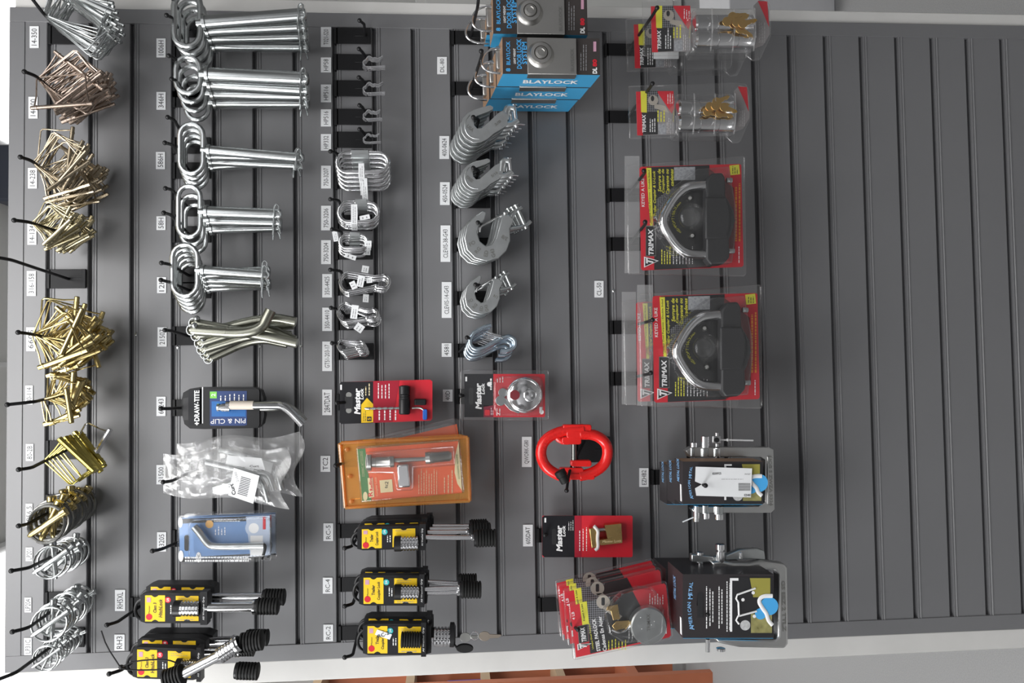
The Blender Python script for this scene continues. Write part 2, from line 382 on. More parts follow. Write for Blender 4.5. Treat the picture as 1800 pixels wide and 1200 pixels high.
H('dark', 0, (115, 885), (48, 921), (33, 924), .20, 'carrying dark linch pins')
H('chr', 0, (112, 968), (50, 998), (20, 1003), .20, 'carrying the chrome linch pins second from the dark ones')
H('lp4', 0, (116, 1056), (50, 1103), (22, 1110), .20, 'carrying mixed linch pins near the left edge')
H('lp5', 0, (112, 1120), (28, 1182), (-6, 1195), .22, 'carrying the small linch pins in the top left corner')
for k, y, a, b, lb in (('1006a', 52, (305, 2), (299, -12), '1006H pins, right rod'), ('1006b', 96, (305, 32), (293, 27), '1006H pins, left rod'),
                   ('346a', 158, (308, 102), (297, 98), '346H pins, right rod'), ('346b', 175, (310, 141), (302, 139), '346H pins, left rod'),
                   ('586a', 256, (306, 210), (295, 206), '586H pins, right rod'), ('586b', 300, (303, 254), (290, 251), '586H pins, left rod'),
                   ('58a', 366, (302, 333), (291, 331), '58H pins, right rod'), ('58b', 412, (300, 377), (288, 374), '58H pins, left rod'),
                   ('12a', 484, (297, 464), (284, 462), '12H pins, right rod'), ('12b', 510, (296, 495), (283, 492), '12H pins, left rod')):
    H(k, 3, (332, y), a, b, .155, 'carrying the ' + lb, w=28)
H('21507', 3, (330, 590), (300, 581), (290, 580), .15, 'carrying the 21507 bent pins')
H('63243', 3, (332, 716), (295, 718), (283, 718), .15, 'carrying the black pin and clip card', w=28)
H('21500', 3, (345, 824), (302, 845), (287, 847), .15, 'carrying the clear bags of bent pins')
H('63205', 3, (330, 945), (284, 965), (268, 968), .15, 'carrying the blue blister packs', w=28)
H('RH5', 2, (245, 1066), (206, 1093), (188, 1098), .15, 'carrying the RH5XL lock cards')
H('RH3', 2, (262, 1145), (212, 1178), (192, 1184), .16, 'carrying the RH3 lock cards', 1160)
H('T021', 7, (642, 62), (640, 42), (632, 36), .10, 'hanging empty at the top of the third row', 64, 28)
H('HP58', 7, (644, 102), (636, 90), (631, 86), .08, 'carrying the hairpins at tag HP58', 110, 28)
H('HP516', 7, (644, 150), (636, 139), (631, 136), .08, 'carrying the hairpins at the upper HP516 tag', 156, 28)
H('HPS', 7, (644, 200), (637, 188), (632, 185), .08, 'carrying the hairpins at the middle HP tag', 206, 28)
H('HP332', 7, (644, 240), (637, 231), (632, 227), .08, 'carrying the hairpins at tag HP332', 246, 28)
H('3207', 7, (606, 318), (594, 270), (581, 266), .10, 'carrying the largest quick links', 318, 28)
H('3206', 7, (606, 390), (596, 352), (581, 350), .09, 'carrying the medium quick links', 392, 28)
H('3204', 7, (606, 440), (600, 406), (584, 403), .09, 'carrying the smallest quick links', 442, 28)
H('4425', 7, (610, 502), (599, 476), (581, 474), .09, 'carrying the large snap hooks', 505, 28)
H('4410', 7, (608, 556), (598, 544), (582, 541), .08, 'carrying the smaller snap hooks', 566, 28)
H('GT51', 7, (604, 610), (598, 604), (584, 603), .08, 'carrying the smallest snap hooks', 618, 28)
H('2847', 7, (630, 706), (606, 707), (592, 708), .07, 'carrying the red and black card of tag 2847DAT', 706, 28)
H('TC2', 7, (622, 806), (603, 814), (590, 818), .10, 'carrying the amber blister packs', 806, 28)
H('RC5', 7, (628, 945), (618, 960), (606, 963), .14, 'carrying the RC-5 lock cards', 932, 24)
H('RC4', 7, (628, 1040), (620, 1061), (606, 1065), .14, 'carrying the RC-4 lock cards', 1026, 24)
H('RC2', 7, (630, 1110), (620, 1151), (606, 1155), .14, 'carrying the RC-2 lock cards', 1111, 24)
H('DL1', 10, (828, 62), (840, 10), (842, -14), .24, 'reaching off the top beside the upper dark door lock box', 67, 24)
H('DL2', 10, (828, 156), (848, 94), (846, 90), .24, 'carrying the stacked blue door lock boxes', 156, 24)
H('0624', 10, (822, 268), (842, 210), (832, 206), .17, 'carrying the larger clevis grab hooks', 268, 28)
H('0524', 10, (822, 352), (842, 300), (832, 295), .15, 'carrying the smaller clevis grab hooks', 352, 28)
H('C38', 10, (812, 425), (848, 394), (840, 391), .12, 'carrying the large clevis slip hooks', 430, 24)
H('C14', 10, (812, 520), (846, 502), (836, 500), .11, 'carrying the small clevis slip hooks', 524, 24)
H('4581', 10, (808, 618), (830, 596), (821, 593), .10, 'carrying the looped wire hooks', 616, 24)
H('40D', 10, (830, 695), (818, 695), (810, 695), .05, 'carrying the round padlock blister card', 696, 26)
H('T1', 14, (1106, 86), (1148, 26), (1155, 14), .22, 'carrying the upper cylinder lock packs', 88, 22)
H('T2', 14, (1106, 202), (1144, 152), (1147, 147), .19, 'carrying the lower cylinder lock pack', 206, 22)
H('U1', 14, (1104, 342), (1134, 303), (1132, 300), .19, 'right of two carrying the upper coupler lock pack', 343, 24)
H('U2', 14, (1106, 428), (1136, 392), (1134, 390), .19, 'left of two carrying the upper coupler lock pack', 429, 24)
H('U3', 14, (1106, 574), (1143, 564), (1147, 562), .20, 'right of two carrying the lower coupler lock packs', 575, 24)
H('U4', 14, (1106, 665), (1140, 657), (1144, 655), .20, 'left of two carrying the lower coupler lock packs', 665, 24)
H('QW', 13, (1036, 756), (1000, 830), (996, 862), .10, 'carrying the big red coupling link', 790, 44)
H('605', 12, (966, 940), (961, 940), (958, 940), .05, 'carrying the brass padlock card', 940, 24)
H('PAD', 12, (985, 1078), (1012, 1104), (1016, 1106), .19, 'carrying the steel padlock blister packs', 1061, 24)
H('EZ', 15, (1170, 840), (1236, 852), (1240, 853), .22, 'carrying the two flat boxes above the bracket frame', 838, 26)
H('EZ2', 15, (1170, 1035), (1236, 1076), (1244, 1080), .22, 'carrying the large black boxes with a picture')
def shelf_tag(tx, px, py, ln, groove=None, w=16, sz=9, lab=None, ang=0):
    c = P(px, py, .001); L = ln
    t = thing('shelf_tag', (c.x, 0, c.z), lab or ('small white shelf tag reading ' + tx), 'tag', 'white shelf tags')
    mb = MB(); mb.prism([(px - w / 2, py + L / 2), (px - w / 2, py - L / 2), (px + w / 2, py - L / 2), (px + w / 2, py + L / 2)], .0016, .0004, PAPER)
    mb.text(tx, px, py, .0018, L * .78, sz, INK, bold=0.0); mb.build('card', t)
for a in (('14-350', 60, 65, 38), ('14-300', 58, 189, 38), ('14-238', 57, 313, 36), ('14-134', 56, 411, 38), ('316-158', 55, 498, 44), ('6605', 54, 596, 42),
          ('80-114', 51, 694, 33, None, 13), ('80-2B', 52, 795, 30, None, 13), ('LP56.5', 51, 905, 40, None, 12), ('LP201', 51, 974, 24, None, 12), ('LP204', 49, 1063, 26, None, 12), ('LP31C', 49, 1136, 30, None, 13),
          ('1006H', 283, 84, 33), ('346H', 283, 177, 31), ('586H', 282, 282, 30), ('58H', 283, 392, 24), ('12H', 284, 501, 28), ('21507', 285, 592, 34),
          ('63243', 283, 714, 34), ('21500', 283, 834, 34), ('63205', 284, 952, 34), ('RH5XL', 211, 1055, 37, None, 18, 10), ('RH3', 210, 1129, 28, None, 18, 10),
          ('T021-S20', 573, 65, 35, None, 18, 8), ('HP58', 573, 114, 26, None, 18, 8), ('HP516', 573, 164, 31, None, 18, 8, 'small white shelf tag reading HP516, upper of two alike'), ('HP516', 573, 207, 30, None, 18, 8, 'small white shelf tag reading HP516, lower of two alike'), ('HP332', 573, 250, 29, None, 18, 8),
          ('750-3207', 573, 311, 40, None, 17, 8), ('750-3206', 573, 383, 43, None, 17, 8), ('750-3204', 573, 443, 42, None, 17, 8), ('350-4425', 575, 502, 41, None, 17, 8), ('350-4410', 575, 561, 41, None, 17, 8), ('GT51-203-17', 575, 626, 52, None, 17, 8),
          ('2847DAT', 575, 707, 45, None, 17, 10), ('TC2', 572, 815, 28, None, 17, 9), ('RC-5', 577, 935, 31, None, 17, 8), ('RC-4', 576, 1029, 28, None, 17, 8), ('RC-2', 577, 1112, 29, None, 17, 8),
          ('DL-80', 777, 115, 30, None, 17, 7), ('400-0624', 781, 259, 40, None, 17, 8), ('450-0524', 782, 340, 40, None, 17, 8), ('CLEVIS-38-G43', 783, 428, 64, None, 17, 8), ('CLEVIS-14-G43', 785, 527, 63, None, 17, 8), ('4581', 785, 615, 24, None, 17, 8),
          ('40D', 787, 695, 21, None, 17, 8), ('QWORK-G80', 926, 794, 53, None, 17, 9), ('605DAT', 928, 941, 38, None, 17, 8), ('CL-50', 1053, 508, 29, None, 16, 8), ('EZHB2', 1132, 839, 33, None, 16, 8)):
    shelf_tag(*a)
# ================================================================ row one: wire lock pins and linch pins
def lock_pin(name, Lp, Wp, rp, rw, m, label, group, wm=None):
    """origin: corner of the wire bail that rests on the hook; the pin lies parallel to the top wire"""
    t = thing(name, (0, 0, 0), label, 'wire lock pin', group); wm = wm or m
    a = Vector((0, 0, -Wp)); b = Vector((Lp, 0, -Wp))
    MB().lathe(a - Vector((.010, 0, 0)), b + Vector((.010, 0, 0)), [(0, rp * .75), (.001, rp), (.009, rp), (.009, rp * 1.25), (.0105, rp * 1.25), (.0105, rp), (Lp + .0085, rp), (Lp + .0085, rp * 1.2), (Lp + .010, rp * 1.2), (Lp + .010, rp), (Lp + .019, rp), (Lp + .02, rp * .7)], m, 10).build('pin', t)
    c = .004
    MB().tube([(-.004, 0, -Wp + .002), (-.001, .001, -Wp * .6), (0, .001, -c), (c, .001, 0), (Lp - c, -.001, 0), (Lp, -.001, -c), (Lp + .001, 0, -Wp * .6), (Lp + .004, 0, -Wp + .002)], rw, wm, seg=6).build('wire_bail', t)
    return t
def bunch(proto, key, n, mean, spread, mirror, t0=.12, t1=.86, seed=1, drop=.0):
    R, K, T = HK[key]; rn = random.Random(seed); out = []; A = R.lerp(K, .05)
    for i in range(n):
        f = t0 + (t1 - t0) * i / max(1, n - 1); pos = A.lerp(K, f) + Vector((0, 0, .002))
        a = rn.gauss(mean, spread)
        mir = rn.random() < mirror
        o = proto if i == 0 else None
        M = Matrix.Rotation(math.radians(a), 4, 'Y')
        if mir: M = Matrix.Rotation(math.radians(-a), 4, 'Y') @ Matrix.Rotation(math.pi, 4, 'Z')
        e = (Matrix.Rotation(math.radians(rn.uniform(-7, 7)), 4, 'Z') @ Matrix.Rotation(math.radians(rn.uniform(-4, 4)), 4, 'X') @ M).to_euler()
        if o is None: o = dup(proto, pos, e)
        else: o.location = pos; o.rotation_euler = e
        out.append(o)
    return out
# angle a: clockwise swing of the top wire below the horizontal, seen from the front
GP = ' wire lock pins bunched on one hook'
p = lock_pin('wire_lock_pin', .093, .052, .0034, .0014, STEEL, 'long blue-grey zinc wire lock pin in the topmost right bunch by tag 14-350', 'blue-grey 14-350' + GP)
bunch(p, '350', 24, 62, 7, 1.0, .05, .92, 3)
p = lock_pin('wire_lock_pin', .080, .054, .0033, .0014, BRASSP, 'pinkish zinc wire lock pin in the large bunch by tag 14-300', 'pinkish 14-300' + GP)
bunch(p, '300', 30, 50, 10, .10, .03, .93, 4)
p = lock_pin('wire_lock_pin', .064, .052, .0033, .0013, mat('brown_zinc', (.42, .35, .25), .27, 1, .12, 60), 'brownish brass wire lock pin in the crowded bunch by tag 14-238', 'brownish 14-238' + GP)
bunch(p, '238', 30, 48, 13, .15, .03, .93, 5)
p = lock_pin('wire_lock_pin', .044, .040, .0034, .0013, mat('pale_brass_zinc', (.50, .44, .28), .26, 1, .12, 60), 'pale brass short wire lock pin in the bunch by tag 14-134', 'pale brass 14-134' + GP)
bunch(p, '134', 24, 46, 11, .10, .05, .9, 6)
p = lock_pin('wire_lock_pin', .066, .056, .0042, .0015, BRASSY, 'thick yellow brass wire lock pin in the big bunch by tag 6605', 'yellow 6605' + GP)
bunch(p, '6605', 26, 46, 15, .15, .03, .9, 7)
p = lock_pin('wire_lock_pin', .040, .042, .0044, .0014, BRASSY, 'stubby yellow brass wire lock pin in the small bunch left of the large brass one', 'stubby yellow' + GP)
bunch(p, '114', 15, 42, 26, .45, .1, .72, 8)
p = lock_pin('wire_lock_pin', .062, .044, .0052, .0015, BRASSG, 'bright yellow wire lock pin on the hook beside the dark linch pins', 'bright yellow thick' + GP)
bunch(p, '2B', 6, 42, 5, 1.0, .05, .62, 9)
p = lock_pin('wire_lock_pin', .036, .042, .0050, .0016, CHROME, 'single chrome wire lock pin hanging below the bright yellow pins', 'chrome lock pin')
c = P(150, 748, .05); p.location = P(134, 772, .045); p.rotation_euler = (0, math.radians(31), 0); del p['group']
def linch(D, rp, rw, m, mp, label, group):
    t = thing('linch_pin', (0, 0, 0), label, 'linch pin', group); R = D / 2
    MB().tube([(R * math.sin(k * .3142), 0, R * math.cos(k * .3142)) for k in range(20)], rw, m, True, 8).build('ring', t)
    p0 = Vector((R * .25, -.001, R * .97)); p1 = Vector((-R * .25, -.001, -R * .97)); d = (p1 - p0).normalized(); L = (p1 - p0).length
    MB().lathe(p0 - d * .008, p1 + d * .004, [(0, rp), (.001, rp * 1.45), (.010, rp * 1.45), (.0105, rp), (L + .006, rp), (L + .012, rp * .5)], mp, 12).build('pin', t)
    return t
def rings(proto, key, n, t0, t1, R, seed):
    H0, K, T = HK[key]; rn = random.Random(seed); A = H0.lerp(K, .03)
    for i in range(n):
        o = proto if i == n - 1 else dup(proto, (0, 0, 0)); sw = rn.uniform(-.25, .25)
        o.location = A.lerp(K, t0 + (t1 - t0) * i / (n - 1)) + Vector((-(R - .001) * math.sin(sw) * .5, 0, -(R - .003) * math.cos(sw)))
        o.rotation_euler = (Matrix.Rotation(math.radians(rn.uniform(-8, 12)), 4, 'Z') @ Matrix.Rotation(math.radians(rn.uniform(-5, 8)), 4, 'X') @ Matrix.Rotation(rn.uniform(1.2, 2.6) if i < n - 1 else 2.3, 4, 'Y')).to_euler()
p = linch(.060, .0052, .0030, DARKST, BRASSY, 'dark ring linch pin with brass pin in the tight dark bundle', 'dark linch pins with brass pins on one hook')
rings(p, 'dark', 13, .05, .93, 0.03, 11)
p = linch(.052, .0042, .0019, STEEL, STEEL, 'shiny chrome linch pin on the hook next to the dark bundle', 'shiny chrome linch pins by tag LP201')
rings(p, 'chr', 7, .05, .8, 0.026, 12)
p = linch(.054, .0040, .0019, STEEL, STEEL, 'steel linch pin in the longer bundle by tag LP204', 'steel linch pins by tag LP204')
rings(p, 'lp4', 10, .02, .85, 0.027, 13)
p = linch(.040, .0024, .0016, STEEL, STEEL, 'small thin linch pin in the bundle at the upper left corner', 'small linch pins by tag LP31C')
rings(p, 'lp5', 9, .02, .62, 0.02, 14)
# ================================================================ row two: long hitch pins with loop handles
def hitch_pin(front, Lpx, rs, loop, d, label, group, dy=0, clip=1, jit=0, sw=.0046):
    """front: pixel of the collar of the front pin; Lpx: shaft length in pixels; loop: pixel box of its handle ring"""
    x, y = front; root = P(x, y, d); t = thing('hitch_pin', root, label, 'hitch pin', group)
    e = P(x + Lpx, y + dy, d); L = (e - root).length
    MB().lathe(root, e, [(-.012, rs * .62), (-.001, rs * .62), (-.001, rs * 1.25), (.004, rs * 1.25), (.004, rs), (L - .016, rs), (L - .014, rs), (L - .002, rs * .97), (L, rs * .8)], STEEL, 24).build('shaft', t)
    x0, y0, x1, y1 = loop; w = (x1 - x0) / 2
    pts = arc(x0 + w, y1 - w, w, 0, 180, 8) + arc(x0 + w, y0 + w, w, 180, 360, 8)
    MB().tube(Q(pts, d), sw, STEEL, True, 10).build('loop_handle', t)
    if clip:
        cx = x + Lpx - 12; cy = y + dy; h = rs * 1000 + 5; mb = MB()
        q = [(cx - 3, cy + h + 8), (cx - 2, cy + h * .5), (cx - 1, cy), (cx - 2, cy - h * .8), (cx + 2, cy - h - 4), (cx + 7, cy - h), (cx + 6, cy - h * .5)]
        w2 = [(cx + 9, cy - h * .3), (cx + 11, cy), (cx + 9, cy + h * .35), (cx + 5, cy + h * .55), (cx + 8, cy + h * .8), (cx + 10, cy + h + 6)]
        f = d + rs + .003
        mb.tube([P(a, b, f) for a, b in smooth(q + w2, 1)], .0017, STEEL, False, 6); mb.build('hair_pin', t)
    return t
def pinset(key, n, front, Lpx, rs, loop, d, back, label, group, dys, sw=.0046):
    """back: pixel of the collar of the rearmost pin (depth .03)"""
    for i in range(n):
        f = i / (n - 1); dd = d + (.028 - d) * f
        x = front[0] + (back[0] - front[0]) * f; y = front[1] + (back[1] - front[1]) * f
        s = 1 - (d - dd) / 1.5
        ox = [v * s for v in (loop[0] - front[0], loop[1] - front[1], loop[2] - front[0], loop[3] - front[1])]
        hitch_pin((x, y), Lpx * s, rs, (x + ox[0], y + ox[1], x + ox[2], y + ox[3]), dd, label.format(NTH[i]), group, dys[i % len(dys)], sw=sw)
G2 = ' hitch pins with loop handles'
pinset('1006a', 4, (358, 40), 180, .0118, (306, -12, 352, 82), .135, (376, 80), 'very thick hitch pin with loop handle at tag 1006H, {} of its row', 'thick 1006H' + G2, (-14, -8, -4, 2), .0055)
pinset('346a', 4, (364, 131), 178, .0122, (309, 100, 352, 164), .135, (378, 180), 'thick zinc hitch pin with loop handle at tag 346H, {} of its row', 'thick 346H' + G2, (8, 10, 4, 0))
pinset('586a', 4, (366, 264), 168, .0086, (316, 218, 357, 305), .13, (372, 292), 'slender zinc hitch pin with loop handle at tag 586H, {} of its row', 'slender 586H' + G2, (14, 4, 8, -8))
pinset('58a', 3, (362, 372), 133, .0100, (313, 327, 352, 416), .13, (371, 402), 'medium zinc hitch pin with loop handle at tag 58H, {} of its row', 'medium 58H' + G2, (5, 3, -3))
pinset('12a', 5, (356, 475), 118, .0082, (303, 430, 347, 520), .13, (366, 506), 'shorter zinc hitch pin with loop handle at tag 12H, {} of its row', 'short 12H' + G2, (8, -8, 6, 2, -4))
# ---- bent olive pins
def bent_pin(pts, d, r, label, i):
    t = thing('bent_hitch_pin', P(*pts[0], d), label, 'bent pin', 'olive bent pins by tag 21507')
    pp = Q(smooth(pts, 3), d)
    mb = MB(); mb.tube(pp, r, OLIVE, False, 16); mb.build('shaft', t)
    c = P(pts[0][0] - 4, pts[0][1], d); MB().lathe(P(pts[0][0] + 6, pts[0][1], d), P(pts[0][0] - 6, pts[0][1] - 0, d), [(0, r), (.006, r * .9), (.010, r * .55), (.013, r * .5), (.0135, r * .25)], OLIVE, 14).build('nose', t)
    x, y = pts[0]; mb = MB()
    mb.tube(Q(arc(x - 2, y, 8, 0, 330, 14, ry=9), d + .006), .0013, STEEL, False, 6); mb.ball(P(x + 4, y - 8, d + .01), .0055, STEEL)
    mb.build('spring_clip', t)
for i, (pts, d) in enumerate((([(338, 580), (455, 588), (476, 545)], .135), ([(342, 568), (462, 590), (522, 603)], .12), ([(346, 590), (470, 556), (520, 566)], .105), ([(352, 603), (455, 570), (518, 598)], .09),
                              ([(356, 614), (450, 585), (512, 590)], .075), ([(362, 622), (455, 580), (515, 570)], .06), ([(368, 630), (450, 592), (505, 604)], .045))):
    bent_pin(pts, d, .0088 if i else .0095, 'olive grey bent hitch pin by tag 21507, ' + NTH[i] + ' of the fanned bunch', i)
# ================================================================ row three: hairpins, links, snap hooks
def hairpins(x, y, n, s, label, group):
    for i in range(n):
        d = .075 - .012 * i; dy = i * 2.1; t = thing('hairpin_cotter', P(x, y + dy, d), label.format(NTH[i]), 'hairpin', group)
        p = [(36, 16), (4, 18), (-2, 15), (-3, 8), (2, 5)]; w = [(2, 5), (6, -1), (10, -1), (14, 3), (18, 1), (23, 4), (32, -2)]
        MB().tube(Q(smooth([(x + a * s, y + dy + b * s) for a, b in p], 1), d), .0015, CHROME, False, 6).build('straight_leg', t)
        MB().tube(Q(smooth([(x + a * s, y + dy + b * s) for a, b in w], 2), d), .0015, CHROME, False, 6).build('wavy_leg', t)
hairpins(641, 100, 4, 1.0, 'small steel hairpin at tag HP58, {} of its row', 'hairpins at tag HP58')
hairpins(641, 146, 3, 1.0, 'small steel hairpin at the upper HP516 tag, {} of its row', 'hairpins at the upper HP516 tag')
hairpins(641, 194, 3, .85, 'small steel hairpin at the lower HP516 tag, {} of its row', 'hairpins at the lower HP516 tag')
hairpins(641, 236, 2, .8, 'small steel hairpin at tag HP332, {} of its pair', 'hairpins at tag HP332')
def band(mb, x0, y0, x1, y1, d): mb.pbox(x0, y0, x1, y1, d, d - .0012, PAPER); mb.dash(x0 + 2, y0 + 2, x1 - 2, y1 - 2, d + .0003, 2, GREYP, .3)
def quick_link(box, r, sl, d, label, group, bands=()):
    x0, y0, x1, y1 = box; w = (y1 - y0) / 2
    t = thing('quick_link', P(x0 + 4, y0 + w, d), label, 'chain link', group)
    MB().tube(Q(arc(x1 - w, y0 + w, w, -90, 90, 8) + arc(x0 + w, y0 + w, w, 90, 270, 8), d), r, CHROME, True, 12).build('link_body', t)
    a, b = P(sl[0], y0, d), P(sl[1], y0, d); L = (b - a).length
    MB().lathe(a, b, [(0, r * 1.2), (.001, r * 1.75), (L - .001, r * 1.75), (L, r * 1.2)], GALV, 6).build('sleeve_nut', t, ang=20)
    for q in bands:
        mb = MB(); band(mb, *q, d + r + .0018); mb.build('price_band', t)['label'] = 'white paper price band'
    return t
G = 'quick links at tag '
q = quick_link((592, 269, 683, 303), .0042, (617, 649), .085, '{} large steel quick link at tag 750-3207', G + '750-3207', [(630, 287, 640, 313)])
stack(q, P(601, 317, .022), 5, '{} large steel quick link at tag 750-3207', .01)
q = quick_link((595, 356, 665, 390), .0038, (624, 646), .08, '{} medium steel quick link at tag 750-3206', G + '750-3206', [(617, 359, 628, 394)])
stack(q, P(601, 384, .022), 4, '{} medium steel quick link at tag 750-3206', .03)
q = quick_link((597, 413, 646, 436), .0030, (614, 634), .075, '{} small steel quick link at tag 750-3204', G + '750-3204', [(641, 423, 653, 433)])
stack(q, P(601, 438, .022), 4, '{} small steel quick link at tag 750-3204', .06)
def loose_band(x0, y0, x1, y1, d, rot, label):
    t = thing('paper_price_band', P((x0 + x1) / 2, (y0 + y1) / 2, d), label, 'paper band')
    mb = MB(); band(mb, x0, y0, x1, y1, d); o = mb.build('band', t); t.rotation_euler = (0, math.radians(rot), 0)
loose_band(636, 313, 646, 352, .075, -3, 'long white paper price band hanging left of the large quick links')
loose_band(632, 378, 650, 386, .082, -12, 'white paper price band inside the medium quick links')
loose_band(585, 406, 594, 424, .06, -10, 'white paper price band beside the small quick links')
loose_band(606, 447, 626, 455, .05, 18, 'white paper price band below the small quick links')
def snap_hook(x0, x1, yc, R1, R2, r, d, label, group, dy2=0):
    t = thing('snap_hook', P(x0, yc, d), label, 'snap hook', group)
    a = arc(x0 + R1, yc, R1, 95, 262, 10); b = arc(x1 - R2, yc + dy2, R2, -115, 105, 9)
    MB().tube(Q(a + [(x1 - R2 * 2.5, yc + dy2 - R2 * .8)] + b + [(x1 - R2 * 2.1, yc + dy2 + R2 * .9)], d), r, CHROME, False, 10).build('hook_body', t)
    g0 = P(x0 + R1 * .7, yc + R1 * .96, d); g1 = P(x1 - R2 * 2.1, yc + dy2 + R2 * .75, d)
    MB().tube([g0, g1], [r * 1.0, r * 1.1], CHROME, False, 10).ball(g1, r * 1.5, CHROME).build('spring_gate', t)
    return t
s = snap_hook(598, 685, 496, 17, 11, .0030, .078, '', 'large snap hooks at tag 350-4425', -1)
stack(s, P(599, 503, .022), 3, '{} large snap hook at tag 350-4425', .02)
s = snap_hook(594, 664, 549, 16, 9, .0028, .072, '', 'smaller snap hooks at tag 350-4410', 3)
stack(s, P(601, 561, .02), 5, '{} smaller snap hook at tag 350-4410', .04)
s = snap_hook(594, 640, 607, 10, 6.5, .0022, .07, '', 'tiny snap hooks at tag GT51-203-17', -2)
stack(s, P(603, 620, .018), 6, '{} tiny snap hook at tag GT51-203-17', .03)
for a in ((614, 496, 628, 506, .084, 65, 'white paper band lying left inside the large snap hooks'), (628, 484, 640, 504, .084, 12, 'white paper band across the large snap hooks'), (644, 488, 654, 497, .08, -5, 'small white paper band right inside the large snap hooks'),
          (638, 517, 648, 531, .05, 4, 'grey-white paper band below the large snap hooks'), (617, 536, 629, 560, .08, 8, 'white paper band across the smaller snap hooks'), (624, 569, 639, 583, .06, 35, 'white paper band below the smaller snap hooks'), (636, 467, 648, 479, .05, 10, 'white paper band above the large snap hooks')):
    loose_band(*a)
# ================================================================ row four: forged hooks
def cp(pts, ox, oy, s): return [(ox + a / s, oy + b / s) for a, b in pts]
GRAB = [(640, 45), (610, 28), (520, 50), (440, 75), (370, 110), (320, 165), (298, 240), (308, 320), (350, 380), (430, 425), (510, 422), (580, 385), (650, 325), (720, 285), (790, 240), (800, 130), (745, 85), (690, 115), (600, 200), (520, 268), (475, 275), (442, 240), (435, 185), (470, 140), (540, 115), (600, 92), (640, 68)]
def grab_hook(ox, oy, sc, d, th, m, label, group, txt, mark):
    f = lambda pts: cp(pts, ox, oy, sc)
    t = thing('clevis_grab_hook', P(*f([(440, 160)])[0], d), label, 'hook', group)
    mb = MB(); mb.prism(f(GRAB), d, d - th, m)
    mb.tube(Q(smooth(f([(395, 130), (350, 190), (340, 270), (370, 340), (430, 380), (500, 385)]), 2), d), .0012, m, False, 6)
    mb.text(txt, *f([(690, 215)])[0], d + .0006, 13, 5, DULL, 52, .03); mb.text(mark, *f([(400, 270)])[0], d + .0006, 14, 6, DULL, 130, .03)
    mb.build('hook_body', t, bevel=.0042, seg=3)
    mb = MB(); c = d - th / 2
    mb.tube(Q(smooth(f([(770, 190), (780, 90), (800, 50), (860, 60)]), 2), c), .0062, m, False, 12)
    mb.tube(Q(smooth(f([(740, 230), (820, 235), (870, 215), (900, 190)]), 2), c), .0062, m, False, 12)
    mb.build('clevis_fork', t)
    a, b = f([(860, 20), (890, 270)]); p0, p1 = P(*a, c), P(*b, c); L = (p1 - p0).length
    MB().lathe(p0, p1, [(0, .003), (.0015, .0058), (.004, .0058), (.0045, .0036), (L, .0036), (L + .001, .002)], CHROME, 12).build('clevis_pin', t)
    a, b, e = f([(880, 235), (930, 230), (975, 235)]); MB().tube(Q([a, b, e], c + .003), .0012, CHROME, False, 6).build('cotter', t)
    return t
h = grab_hook(760, 180, 6, .165, .013, GALV, '', 'larger clevis grab hooks at tag 400-0624', '3/8', 'USA')
stack(h, P(812, 246, .045), 6, '{} large galvanized grab hook at tag 400-0624', .05)
h = grab_hook(766, 274, 6.7, .140, .011, GALV, '', 'smaller clevis grab hooks at tag 450-0524', '5/16', 'FORGED')
stack(h, P(812, 328, .03), 7, '{} smaller grab hook at tag 450-0524', .05)
SLIP = [(385, 88), (365, 84), (300, 130), (250, 190), (230, 280), (250, 370), (310, 430), (390, 452), (480, 430), (540, 370), (566, 300), (562, 210), (590, 160), (560, 110), (510, 105), (486, 200), (462, 280), (430, 328), (390, 340), (345, 305), (325, 240), (340, 190), (380, 140), (392, 100)]
def slip_hook(tr, k, d, th, label, group, txt):
    f = lambda pts: [tr(a, b) for a, b in pts]
    t = thing('clevis_slip_hook', P(*f([(345, 190)])[0], d), label, 'hook', group)
    mb = MB(); mb.prism(f(SLIP), d, d - th, GALV)
    p = f([(290, 320), (330, 370), (390, 395), (440, 392), (525, 280)])
    for (x, y), s_, a in zip(p, txt, (60, 40, 10, -12, -60)): mb.text(s_, x, y, d + .0006, None, 7 * k, DULL, a - 90 + 90, .03)
    mb.build('hook_body', t, bevel=.0048, seg=3)
    c = d - th / 2
    MB().tube(Q(smooth(f([(345, 240), (350, 200), (380, 180), (440, 145), (530, 100)]), 1), d + .002), .0016 * k, CHROME, False, 8).ball(P(*f([(530, 100)])[0], d + .002), .0042 * k, STEEL).build('safety_latch', t)
    MB().tube(Q(smooth(f([(570, 190), (575, 120), (610, 80), (650, 60)]), 2), c), .0042 * k, STEEL, False, 12).tube(Q(smooth(f([(565, 215), (640, 205), (690, 185), (715, 160)]), 2), c), .0042 * k, STEEL, False, 12).build('clevis_fork', t)
    a, b = f([(605, 35), (685, 215)]); p0, p1 = P(*a, c), P(*b, c); L = (p1 - p0).length
    MB().lathe(p0, p1, [(0, .003), (.0015, .0062 * k), (.004, .0062 * k), (.0045, .004 * k), (L, .004 * k), (L + .001, .002)], STEEL, 12).build('clevis_pin', t)
    return t
h = slip_hook(lambda a, b: (760 + a / 4.136, 350 + b / 4.136), 1.0, .115, .014, '', 'large clevis slip hooks at tag CLEVIS-38-G43', ('FO', 'RG', 'ED', 'G43', '3/8'))
stack(h, P(829, 407, .03), 4, '{} large slip hook at tag CLEVIS-38-G43', .06)
h = slip_hook(lambda a, b: (760 + (232 + (a - 230) * .77) / 4.136, 350 + (560 + (b - 90) * .77) / 4.136), .8, .10, .012, '', 'small clevis slip hooks at tag CLEVIS-14-G43', ('FO', 'RG', 'ED', 'G43', '1/4'))
stack(h, P(829, 514, .03), 3, '{} small slip hook at tag CLEVIS-14-G43', .06)
